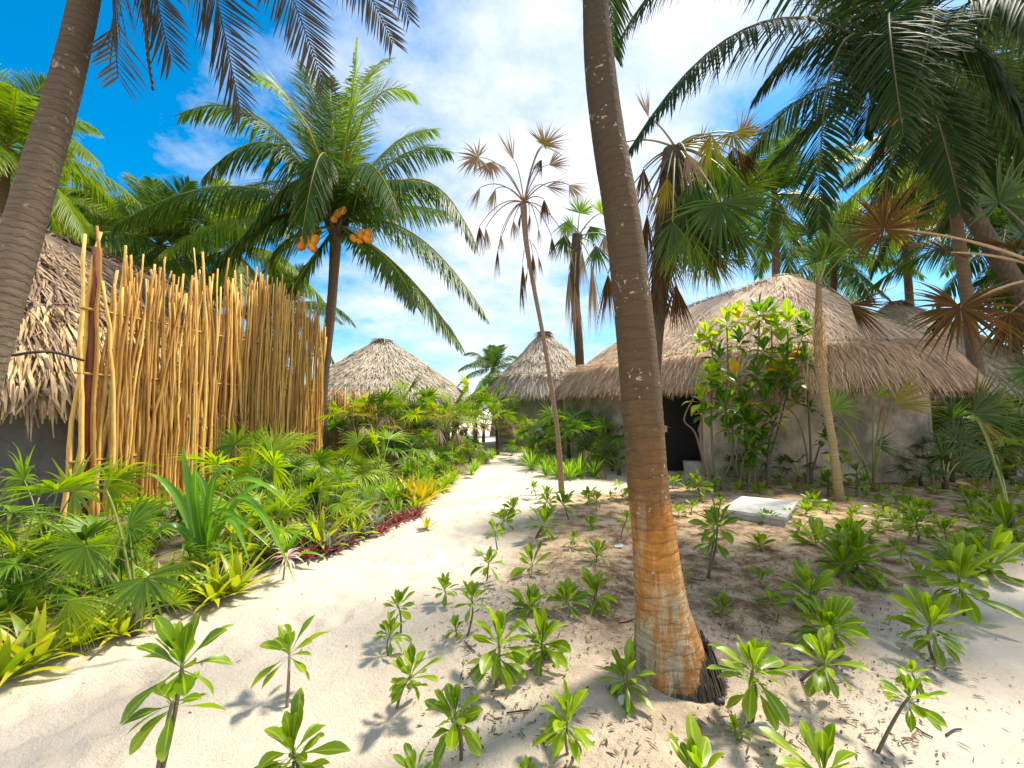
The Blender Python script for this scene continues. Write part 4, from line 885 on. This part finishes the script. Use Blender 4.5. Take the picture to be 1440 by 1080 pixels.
def edge_x(y):
    e = sorted(EDGE, key=lambda p: p[1]); return float(np.interp(y, [p[1] for p in e], [p[0] for p in e]))
items = []
def scatter(kind, vars_, n, y0, y1, off0, off1, sc, mind, rs, ypow=1.):
    r2 = random.Random(rs); out = []; t_ = 0
    while len(out) < n and t_ < 4000:
        t_ += 1; y = y0+(y1-y0)*r2.random()**ypow; x = edge_x(y)-r2.uniform(off0, off1)
        if x < -5.45+max(0, (y-5.6))*.12 and y > 5.2 and y < 11.4: continue
        if min([math.hypot(x-a, y-b) for a, b in out] or [9]) < mind: continue
        out.append((x, y)); v_ = r2.choice(vars_); q_ = r2.uniform(*sc); pxx = 720+600*x/y
        if 'bromeliad' not in kind and 80 < pxx < 345 and y > 3.4: q_ *= .58   # kept low where the fence foot shows
        items.append((kind, v_, x, y, q_))
scatter('fan_palm_shrub', [0, 1, 2, 3], 12, 2.5, 4.4, .75, 3.0, (.6, .95), .5, 1)
scatter('fan_palm_shrub', [0, 1, 2, 3], 17, 4.4, 8.5, .6, 3.3, (.65, 1.0), .55, 2)
scatter('fan_palm_shrub', [0, 1, 2, 3], 20, 8.5, 14, .4, 3.4, (.8, 1.15), .55, 3)
scatter('fan_palm_shrub', [7], 5, 2.9, 5.2, 1.1, 3.0, (.8, 1.05), .7, 21)
scatter('fan_palm_shrub', [7], 4, 5.2, 8.5, 1.2, 3.2, (.9, 1.1), .8, 22)
scatter('fan_palm_shrub', [4, 5], 9, 10.5, 15.5, .9, 3.8, (.95, 1.35), .7, 4)
scatter('bromeliad', [0, 1, 2], 32, 2.0, 6.4, .06, 1.5, (.8, 1.35), .27, 5)
scatter('bromeliad', [0, 1, 2], 14, 6.4, 10, .05, .9, (.8, 1.2), .3, 6)
scatter('grass_clump', [0, 1, 2], 26, 6.6, 13.5, .05, 1.2, (.6, 1.0), .35, 7)
scatter('lily_clump', [0, 1], 20, 3.0, 11, .5, 2.8, (.6, 1.0), .5, 8)
scatter('red_leaf_plant', [0, 1, 2], 44, 4.4, 6.4, .02, .6, (.7, 1.15), .12, 9)
scatter('silver_leaf_plant', [0, 1], 12, 4.3, 5.8, .08, .75, (.8, 1.1), .25, 10)
for px, py, sc in ((592,712,1.0),(578,706,.9),(606,700,.8)): g = gnd(px, py); items.append(('yellow_bromeliad', 0, g[0], g[1], sc))
for px, py, sc in ((600,742,.55),): g = gnd(px, py); items.append(('yellow_bromeliad', 0, g[0], g[1], sc*.7))
for px, py, sc in ((50,938,1.15),(112,912,1.05),(0,960,1.1),(330,838,1.25),(155,895,.9),(300,850,1.0)): g = gnd(px, py); items.append(('bromeliad', 0, g[0], g[1], sc))
# right-hand cluster beside the hut
r2 = random.Random(11)
for px, py in ((748,662),(768,667),(785,670),(742,655),(760,660),(800,671),(815,668),(835,668),(778,662),(752,650)): g = gnd(px, py+r2.uniform(-1, 2)); items.append(('grass_clump', r2.choice([0, 1, 2]), g[0], g[1], r2.uniform(.9, 1.2)))
for px, py in ((765,655),(790,657),(815,660),(840,662),(862,664),(770,648),(800,652),(745,645),(870,668),(830,655)): g = gnd(px, py); items.append(('fan_palm_shrub', r2.choice([2, 0, 4]), g[0], g[1], r2.uniform(.9, 1.15)))
for px, py, sc in ((700,640,1.2),(680,641,1.3),(655,643,1.1),(725,637,.9)): g = gnd(px, py); items.append(('fan_palm_shrub', 5, g[0], g[1], sc))
for px, d_, v, sc in ((640,17,4,1.7),(668,17.5,5,1.9),(700,16.5,5,1.6),(560,13,5,1.6),(585,14,4,1.5),(612,15.5,5,1.5),(530,12.5,4,1.2),(480,12.5,2,1.4),(500,13.5,2,1.3),(722,17.5,4,1.1),(1345,10.5,4,1.2),(1380,11.5,5,1.3),(1420,10,4,1.2),(1460,11,5,1.3),(1400,8.8,2,1.1),(1440,8.2,0,1.1),(1360,9.6,6,1.5),(1410,9.2,6,1.5),(1450,8.6,6,1.4),(1385,12.5,6,1.9),(1440,12,6,2.0),(1335,8.6,6,1.0),(1290,8.3,6,.7),(1120,8.25,6,.6),(1050,8.4,6,.6)):
    items.append(('fan_palm_shrub', v, at(px, 600, d_)[0], d_, sc))
NM = {'fan_palm_shrub': ('green fan palm shrub', 'palm shrub', 'low fan palm shrubs along the path'), 'bromeliad': ('yellow-green bromeliad rosette', 'bromeliad', 'bromeliads edging the path'),
      'grass_clump': ('lime green clump of arching blades', 'plant', 'blade-leaved clumps along the path'), 'lily_clump': ('taller clump of broad green straps', 'plant', 'broad strap clumps in the left bed'),
      'red_leaf_plant': ('small red-leaved rosette', 'plant', 'red rosettes at the path edge'), 'silver_leaf_plant': ('grey-green rosette with red heart', 'plant', 'grey-green rosettes behind the red ones'), 'yellow_bromeliad': ('bright yellow bromeliad', 'bromeliad', 'yellow bromeliads')}
zn = lambda it: 'right of the path' if it[2] > edge_x(it[3])+.05 else ('in the near left bed' if it[3] < 5.4 else 'beside the stick fence' if it[3] < 11 else 'left of the path end')
gz = {}
for it in items: gz.setdefault((it[0], zn(it)), []).append(it)
for (kd, z_), lst in gz.items():
    lst.sort(key=lambda a: a[3])
    for i, it in enumerate(lst):
        a, c_, g_ = NM[kd]; lb = (f'{a}, {ordn(i)} nearest {z_}' if i else f'nearest {a} {z_}') if len(lst) > 1 else f'{a} {z_}'
        place(kd, it[1], it[2], it[3], lb, c_, g_, it[4])

# showpiece plants near the path
def special_fan(px, py, leaves_, label):
    g = gnd(px, py); d_ = g[1]; O_ = np.array([g[0], g[1], H(*g)]); P_ = thing('fan_palm_shrub', tuple(O_), label, 'palm shrub')
    m_ = M(); m_.tube([(0,0,-.05),(0,0,.06),(0,0,.16)], [.04,.045,.03], 8); m_.obj('stem', MT['fibre'], P_)
    for hub, tip, mt, kw in leaves_: pxleaf(P_, O_, np.array([0, 0, .1]), hub, tip, d=d_, mat=mt, sag=.12, pr=.008, **kw)
special_fan(190, 890, [((121,768),(100,845),'fan',dict(ang=125,droop=.35,nd=-.15,n=36,face=(.2,-.8,.7))),((205,812),(225,890),'fan',dict(ang=105,droop=.35,nd=-.25,face=(.2,-.8,.8))),((95,845),(150,905),'fany',dict(ang=60,droop=.4,nd=-.3)),((180,742),(240,720),'fan',dict(ang=110,droop=.4,nd=.1,face=(0,-.7,.9))),((60,735),(20,760),'fany',dict(ang=110,droop=.6,face=(0,-.7,.9))),((240,850),(262,800),'fany',dict(ang=70,nd=.1)),((150,690),(155,660),'fan',dict(ang=25,n=12,droop=.1))], 'large low fan palm with broad dark green leaves at the near left path edge')
special_fan(20, 860, [((15,790),(60,850),'fan',dict(ang=110,droop=.5,face=(.2,-.6,.9))),((55,700),(60,670),'fan',dict(ang=30,n=14,droop=.1)),((-20,760),(-60,720),'fan',dict(ang=110,droop=.4)),((60,830),(100,870),'fany',dict(ang=80,droop=.6,face=(.2,-.6,.9))),((-10,850),(20,900),'fany',dict(ang=90,droop=.5))], 'fan palm shrub against the left edge of the view, before the shadowed wall')
def strap_plant(px, py, tips, w, mat, label, name='lily_plant', extra=None):
    g = gnd(px, py); d_ = g[1]; O_ = np.array([g[0], g[1], H(*g)]); P_ = thing(name, tuple(O_), label, 'plant')
    for i, (mx, my, tx, ty, dd) in enumerate(tips):
        p0 = np.array([rng.normal(0, .02), rng.normal(0, .02), .02]); pts = bez(p0, at(mx, my, d_+dd*.5)-O_, at(tx, ty, d_+dd)-O_, 12)
        T = nz(np.gradient(pts, axis=0)); S_ = nz(np.cross(T, [0, -.6, 1.])); U_ = np.cross(S_, T)
        wd = w*np.interp(np.linspace(0, 1, 12), np.linspace(0, 1, 7), [.6, .9, 1, .95, .75, .45, .03])[:, None]/2
        A = np.stack([pts-S_*wd+U_*wd*.35, pts, pts+S_*wd+U_*wd*.35], 1); c = np.zeros(A.shape); c[..., 0] = rng.random()*.85; c[..., 1] = np.array([0, .5, 1])[None]; c[..., 2] = np.linspace(0, 1, 12)[:, None]
        m_ = M(); m_.grid(A, c); m_.obj('leaf', MT[mat], P_)
    return P_, O_
strap_plant(290, 800, [(268,690,256,628,.1),(300,680,330,663,.1),(330,680,410,715,-.4),(340,700,415,820,-.6),(350,690,400,700,.3),(250,700,205,665,0),(240,740,200,790,-.3),(290,700,270,660,.4),(320,730,350,790,-.5),(275,690,283,640,-.1),(305,720,380,770,-.2)], .085, 'crin', 'big lily-like plant with long arching glossy straps in front of the stick fence')
strap_plant(556, 655, [(575,620,612,598,0),(580,630,590,640,-.4),(560,610,548,585,.2),(570,610,598,575,.4),(585,640,620,655,-.5)], .14, 'fanm', 'arching bronze strap plant in the bed below the far left conical hut')
# crinum flower, pink
g = gnd(398, 818); O_ = np.array([g[0], g[1], H(*g)]); P_ = thing('pink_flower', tuple(O_), 'drooping pink and crimson spider lily bloom at the left path edge', 'flower')
m = M(); m.tube([(0,0,0),(.01,0,.1),(.04,-.02,.2)], .008, 6); m.obj('stem', MT['petiole'], P_)
m = M(); K = 26; az = np.arange(K)*2.399; el = np.radians(rng.uniform(-10, 60, K)); m.leaves(np.tile([.04, -.02, .2], (K, 1)), np.stack([np.cos(az)*np.cos(el), np.sin(az)*np.cos(el), np.sin(el)], 1), np.array([0, 0, 1.]), rng.uniform(.13, .2, K), .018, 1.8, [.5, 1, 1, .6, .1], n=7, fold=.3); m.obj('petals', MT['pink'], P_)

# tall leafy shrub against the right hut
OV = [.08, .12, .4, .8, 1, .98, .75, .4, .04]
def leafy(px, py, d_, clusters, stems, label, mat1='shrub', mat2='shruby', name='leafy_shrub', L=.30):
    O_ = np.array([at(px, py, d_)[0], d_, 0.]); P_ = thing(name, tuple(O_), label, 'shrub')
    for pts in stems:
        c = catmull([at(*p)-O_ for p in pts], 6); c[0][2] = min(c[0][2], -.02); m_ = M(); m_.tube(c, np.linspace(.022, .012, len(c)), 6, rnd=rng.random()); m_.obj('stem', MT['stem'], P_)
    for cx, cy, dd, sc, lime in clusters:
        p = at(cx, cy, d_+dd)-O_; n = int(16); i = np.arange(n); f = i/(n-1); az = i*2.399+rng.random()*6; el = np.radians(np.interp(f, [0, 1], [75, -25])+rng.normal(0, 12, n))
        D = np.stack([np.cos(az)*np.cos(el), np.sin(az)*np.cos(el), np.sin(el)], 1); N = np.stack([-np.cos(az)*np.sin(el), -np.sin(az)*np.sin(el), np.cos(el)], 1)+rng.normal(0, .25, (n, 3))
        m_ = M(); LL = L*sc*rng.uniform(.75, 1.15, n); m_.leaves(p-np.outer(f, [0, 0, .12*sc]), D, N, LL, LL*.38, rng.uniform(.4, 1.3, n), OV, n=8, fold=.22, wav=.05); m_.obj('leaf_cluster', MT[mat2 if lime else mat1], P_)
cl = [(995,470,0,1,1),(1022,452,.1,1.1,1),(1040,445,-.1,.9,1),(1068,440,.1,1.2,0),(1085,455,.2,1.1,1),(1108,450,.1,1.2,1),(1125,470,.2,1.,0),(1010,500,0,1,0),(1075,490,.1,1.1,0),(1100,500,.2,1.1,0),(1130,505,.3,1,0),(985,560,-.2,1,1),(1005,540,0,1.1,0),(1035,530,.1,1.2,0),
      (1065,525,.1,1.1,0),(1090,530,.2,1.1,0),(1115,535,.2,1,0),(1020,570,-.1,1.1,0),(1045,565,0,1.1,0),(1075,560,.1,1.1,0),(1030,600,-.1,1,0),(1060,595,0,1.1,0),(1085,585,.1,1,0),(1050,630,-.1,1,0),(1072,620,0,1,0),(990,580,-.2,.8,0),(1040,480,0,1,0),(1000,525,-.2,1,1),(1048,650,-.1,.7,0),(1120,560,.2,.8,0)]
st = [[(992,662,0+9.2),(978,610,9.2),(962,590,9.0),(975,560,9.0)],[(1005,675,9.2),(1000,590,9.2),(1002,500,9.2),(995,475,9.2)],[(1040,680,9.2),(1022,600,9.2),(1024,520,9.3),(1022,460,9.3)],[(1052,682,9.2),(1060,600,9.3),(1068,450,9.3)],[(1062,684,9.2),(1062,640,9.3),(1085,560,9.4),(1085,465,9.4)],[(1080,684,9.2),(1082,620,9.3),(1105,540,9.4),(1108,460,9.4)],[(1012,686,9.0),(1030,640,9.1),(1030,600,9.1)],[(1045,684,9.1),(1035,650,9.1),(1050,560,9.2)],[(1068,686,9.2),(1095,600,9.4),(1125,480,9.5)],[(1000,680,9.1),(985,620,9.1),(988,570,9.0)],[(1040,688,9.0),(1048,640,9.0),(1078,620,9.2)]]
leafy(1045, 684, 7.9, cl+[(x+r2.uniform(-14,14), y+r2.uniform(-16,16), z+r2.uniform(-.1,.4), q*.9, b) for x, y, z, q, b in cl[::3]], [[(x, y, z-1.3) for x, y, z in s_] for s_ in st], 'tall leafy shrub with lime tops hiding the right hut beside its door', L=.33)
leafy(1138, 690, 8.2, [(1165,590,0,.9,0),(1160,615,.1,.9,0),(1190,640,0,.7,1),(1140,570,.1,.6,0),(1172,632,-.2,.7,0),(1135,540,.1,.7,0)], [[(1135,688,8.2),(1135,640,8.2),(1122,590,8.2),(1100,568,8.2),(1085,594,8.3)][:4],[(1137,690,8.2),(1140,640,8.2),(1136,560,8.2),(1133,500,8.3)],[(1140,670,8.2),(1155,620,8.2)]], 'thin shrub with pale bent stem left of the tan palm', L=.26)
leafy(985, 500, 8.6, [(1205,662,-1.2,.8,0),(1170,655,-1.4,.8,0),(1160,675,-1.5,.7,0),(1215,675,-1.5,.7,0)], [[(1165,700,7.2),(1165,660,7.2)],[(1205,700,7.2),(1205,665,7.2)]], 'low dark leafy bush behind the tan palm trunk', L=.26)

# ------------------------------------------------------------------ small things
d = gnd(1070, 742)[1]
c0 = [at(1016, 726, 0)]; g1, g2, g3, g4 = gnd(1016, 738), gnd(1105, 752), gnd(1122, 726), gnd(1045, 718)
P = thing('utility_box', (g1[0], g1[1], 0), 'white-topped low concrete slab in the bed right of the near trunk', 'slab')
def prism(m, q, z0, z1):
    v = [(p[0]-g1[0], p[1]-g1[1], z) for z in (z0, z1) for p in q]
    m.add(v, [(0,3,2,1),(4,5,6,7),(0,1,5,4),(1,2,6,5),(2,3,7,6),(3,0,4,7)])
zt = at(1016, 714, g1[1])[2]-.02
qq = [g1, g2, g3, g4]; cq = np.mean(qq, 0)
m = M(); prism(m, qq, -.05, zt-.03); m.obj('base', MT['conc'], P, smooth=False)
m = M(); prism(m, [cq+(p-cq)*1.04 for p in qq], zt-.026, zt+.01); m.obj('lid', MT['white'], P, smooth=False)
g = gnd(978, 668); P = thing('planter', (g[0], g[1], 0), 'low round grey concrete pot beside the dark hut door', 'pot')
m = M(); m.tube([(0,0,-.05),(0,0,.3),(0,0,.32)], [.24,.27,.27], 24, cap=False); m.tube([(0,0,.32),(0,0,.3),(0,0,.2)], [.27,.22,.2], 24); m.obj('pot', MT['conc'], P)
def stone(px, py, r, label, mat='stone', fl=.7, cat='stone', name='stone'):
    g = gnd(px, py); m = M(); k = 8; th = np.linspace(0, np.pi, k); rad = r*np.sin(th); rad[0] = rad[-1] = .001
    ph = rng.random(3)*6
    m.tube(np.column_stack([0*th, 0*th, np.cos(th)*r*fl]), rad, 9, disp=lambda u, t_: 1+.18*np.sin(t_*2+ph[0]+u[:, None]*3)+.12*np.sin(t_*3+ph[1])+.1*rng.random((len(u), len(t_))))
    o = m.obj(name, MT[mat], smooth=False); o.location = (g[0], g[1], H(*g)+r*fl*.35); o.rotation_euler = (0, 0, rng.random()*6); tag(o, label, cat)
stone(877, 1013, .028, 'white stone touching the foot of the sapling left of the trunk', fl=1.1)
stone(922, 977, .026, 'small tan stone just below the flared trunk base')
stone(545, 905, .014, 'tiny grey pebble on the sand left of the bed')
stone(1290, 742, .06, 'dark lump lying among the far right saplings', 'black')
stone(1012, 1000, .024, 'black half-buried knob behind the sapling below the trunk', 'black', cat='knob', name='garden_knob')
stone(795, 1020, .022, 'black half-buried knob behind the sapling at the bottom centre', 'black', cat='knob', name='garden_knob')
stone(1075, 1035, .055, 'flat pale slab of sandstone at the foot of a two-tiered sapling', fl=.25)
g = gnd(870, 775); m = M(); m.add([(-.045,-.03,0),(.045,-.035,.012),(.05,.03,.02),(-.035,.035,.006),(-.045,-.03,.002),(.045,-.035,.014),(.05,.03,.022),(-.035,.035,.008)], [(0,3,2,1),(4,5,6,7),(0,1,5,4),(1,2,6,5),(2,3,7,6),(3,0,4,7)])
o = m.obj('paper_scrap', MT['white'], smooth=False); o.location = (g[0], g[1], H(*g)+.012); tag(o, 'small white paper scrap lying on the sand left of the near trunk', 'paper')
def twig(pts, label, r=.004):
    P3 = []
    for px, py in pts: g = gnd(px, py); P3.append((g[0], g[1], H(*g)+.008))
    m = M(); m.tube(catmull(P3, 5), r, 5, rnd=.2); tag(m.obj('twig', MT['rope']), label, 'twig', 'twigs on the sand')
twig([(653,915),(660,925),(668,932)], 'short dark twig left of the largest near sapling')
twig([(1330,1037),(1342,1027),(1352,1024)], 'forked twig on the pale sand at the lower right corner')
twig([(870,893),(885,888),(900,880)], 'thin twig beside the left of the trunk foot')
twig([(1070,946),(1090,947),(1108,945)], 'dark twig right of the flared trunk base', .006)
twig([(712,1022),(730,1021),(745,1019)], 'thin twig between two front saplings left of the trunk')
twig([(972,822),(985,825),(992,824)], 'pale twig just right of the middle of the near trunk')
twig([(1288,1026),(1300,1034),(1312,1040)], 'slim twig on sand right of the bottom right sapling')
twig([(862,1000),(872,1004),(880,1004)], 'short twig beside the white stone')
# leaf litter: flakes and fibres over the bed
m = M(); K = 17000; pr_ = rng.random(K)
x = np.where(pr_ < .72, rng.uniform(-.6, 5.5, K), rng.uniform(-5.4, -1, K)); y = 1.5+rng.random(K)**1.5*7.5
x = np.where(pr_ < .5, rng.uniform(-.3, 3.0, K), x); y = np.where(pr_ < .5, rng.uniform(1.5, 4.6, K), y)
dr_, dl_ = sdf(x, y, BED_R), sdf(x, y, BED_L)
nn_ = vnoise(x*1.7, y*1.7, 51); k1 = ((dr_ < .05) & (nn_ > -.18)) | (dl_ < -.12) | ((dr_ < .5) & (rng.random(K) < .12)) | ((dl_ < .9) & (rng.random(K) < .10)) | (rng.random(K) < .015); x, y = x[k1], y[k1]; K = len(x)
a = rng.random(K)*6.283; z = hgt(x, y)+.008
sz = rng.choice([.012, .02, .035, .06], K, p=[.5, .3, .15, .05])
m.leaves(np.stack([x, y, z], 1), np.stack([np.cos(a), np.sin(a), rng.normal(.05, .2, K)], 1), np.array([0, 0, 1.])+rng.normal(0, .25, (K, 3)), sz, np.minimum(sz*rng.uniform(.1, .55, K), .010), .4, [.3, 1, .8, .1], n=3)
tag(m.obj('leaf_litter', MT['litter']), 'scattered brown leaf flakes and fibres on the planted sand', 'leaf litter', kind='stuff')
# bigger dry fallen leaves and fronds in the left bed
for i, (px, py, mt) in enumerate(((170,880,'fang'),(130,850,'fang'),(245,845,'fanb'),(60,905,'fang'),(1085,700,'fanb'),(1180,690,'fanb'),(1240,680,'fang'))):
    g = gnd(px, py); m = M(); aa = rng.random()*6; fan(m, (0, 0, .05), (math.cos(aa), math.sin(aa), .1), (0, 0, 1), .3, n=16, ang=40, droop=.6, collapse=.15)
    o = m.obj('fallen_leaf', MT[mt]); o.location = (g[0], g[1], H(*g)+.02)
    tag(o, ['crumpled dry fan leaf under the large low fan palm', 'curled grey leaf at the near left bed edge', 'brown fan leaf left of the spider lily bloom', 'dry leaf at the left edge of the sand path', 'red-brown fallen leaf behind the white slab', 'brown fallen leaf by the foot of the tan palm', 'pale fallen leaf below the right hut wall'][i], 'dry leaf', 'fallen dry leaves')

# ------------------------------------------------------------------ camera, light, sky
cam = bpy.data.cameras.new('camera'); co = bpy.data.objects.new('camera', cam); C.objects.link(co)
co.location = (0, 0, CZ); co.rotation_euler = (R(90)+PITCH, 0, 0); cam.sensor_width = 36; cam.lens = 15; cam.clip_end = 3000; cam.clip_start = .05
bpy.context.scene.camera = co
sl = bpy.data.lights.new('sun', 'SUN'); so = bpy.data.objects.new('sun', sl); C.objects.link(so)
sl.energy = 4.5; sl.angle = R(7); sl.color = (1, .92, .78)
sd = Vector((math.sin(SUN_AZ)*math.cos(SUN_EL), math.cos(SUN_AZ)*math.cos(SUN_EL), math.sin(SUN_EL)))
so.rotation_euler = sd.to_track_quat('Z', 'Y').to_euler()
w = bpy.data.worlds.new('World'); bpy.context.scene.world = w; w.use_nodes = True; t = NT(w.node_tree)
sky = t.n('ShaderNodeTexSky', sky_type='NISHITA', sun_disc=False, sun_elevation=SUN_EL, sun_rotation=SUN_AZ, air_density=1.0, dust_density=.6, ozone_density=2.5)
g_ = t.n('ShaderNodeTexCoord').outputs['Generated']
skc = t.n('ShaderNodeHueSaturation', ins={'Color': sky.outputs[0], 'Hue': .49, 'Saturation': 1.55, 'Value': .68}).outputs[0]
sp = t.n('ShaderNodeSeparateXYZ', ins={0: g_})
# project the direction on a cloud deck for natural perspective
zz = t.math('ADD', t.math('MAXIMUM', sp.outputs[2], 0.), .22)
pv = t.n('ShaderNodeCombineXYZ', ins={0: t.math('DIVIDE', sp.outputs[0], zz), 1: t.math('DIVIDE', sp.outputs[1], zz), 2: .0}).outputs[0]
n1 = t.noise(t.n('ShaderNodeMapping', ins={'Vector': pv, 'Location': (.4, 1.9, 0), 'Scale': (1,1,1)}).outputs[0], 1.7, 8, .64)
n2 = t.noise(pv, 4.2, 6, .6)
def lobe(px, py, pw):
    v = nz(at(px, py, 10)-np.array([0, 0, CZ]))
    dn = t.n('ShaderNodeVectorMath', operation='DOT_PRODUCT', ins={0: g_, 1: tuple(v)})
    return t.math('POWER', t.math('MAXIMUM', dn.outputs['Value'], 0.), pw)
f = t.math('ADD', t.math('MULTIPLY', n1, .9), t.math('MULTIPLY', n2, .25))
f = t.math('ADD', f, t.math('MULTIPLY', lobe(880, 120, 6.), .36))
f = t.math('ADD', f, t.math('MULTIPLY', lobe(600, 430, 14.), .16))
f = t.math('ADD', f, t.math('MULTIPLY', lobe(260, 190, 60.), .17))
f = t.math('SUBTRACT', f, t.math('MULTIPLY', lobe(60, 100, 9.), .22))
f = t.math('ADD', f, t.math('MULTIPLY', t.math('MAXIMUM', t.math('SUBTRACT', .15, sp.outputs[1]), 0.), .6))   # unseen cloud added behind the camera to whiten the fill light
f = t.math('SUBTRACT', f, t.math('MULTIPLY', lobe(1180, 220, 50.), .34))
cm = t.ramp(f, [(.60, (0,0,0)), (.76, (.5,.5,.5)), (.95, (1,1,1))])
cloudc = t.mix(n2, (2.5,2.9,3.6), (3.7,3.75,3.95))
col = t.mix(cm, skc, cloudc)
bg = t.n('ShaderNodeBackground', ins={'Color': col, 'Strength': .18}); t.L.new(bg.outputs[0], t.n('ShaderNodeOutputWorld').inputs[0])
vs = bpy.context.scene.view_settings; vs.view_transform = 'Standard'; vs.look = 'None'; vs.exposure = .9; vs.gamma = 1; vs.use_curve_mapping = False
print('objects', len(bpy.data.objects), 'verts', sum(len(o.data.vertices) for o in bpy.data.objects if o.type == 'MESH'))
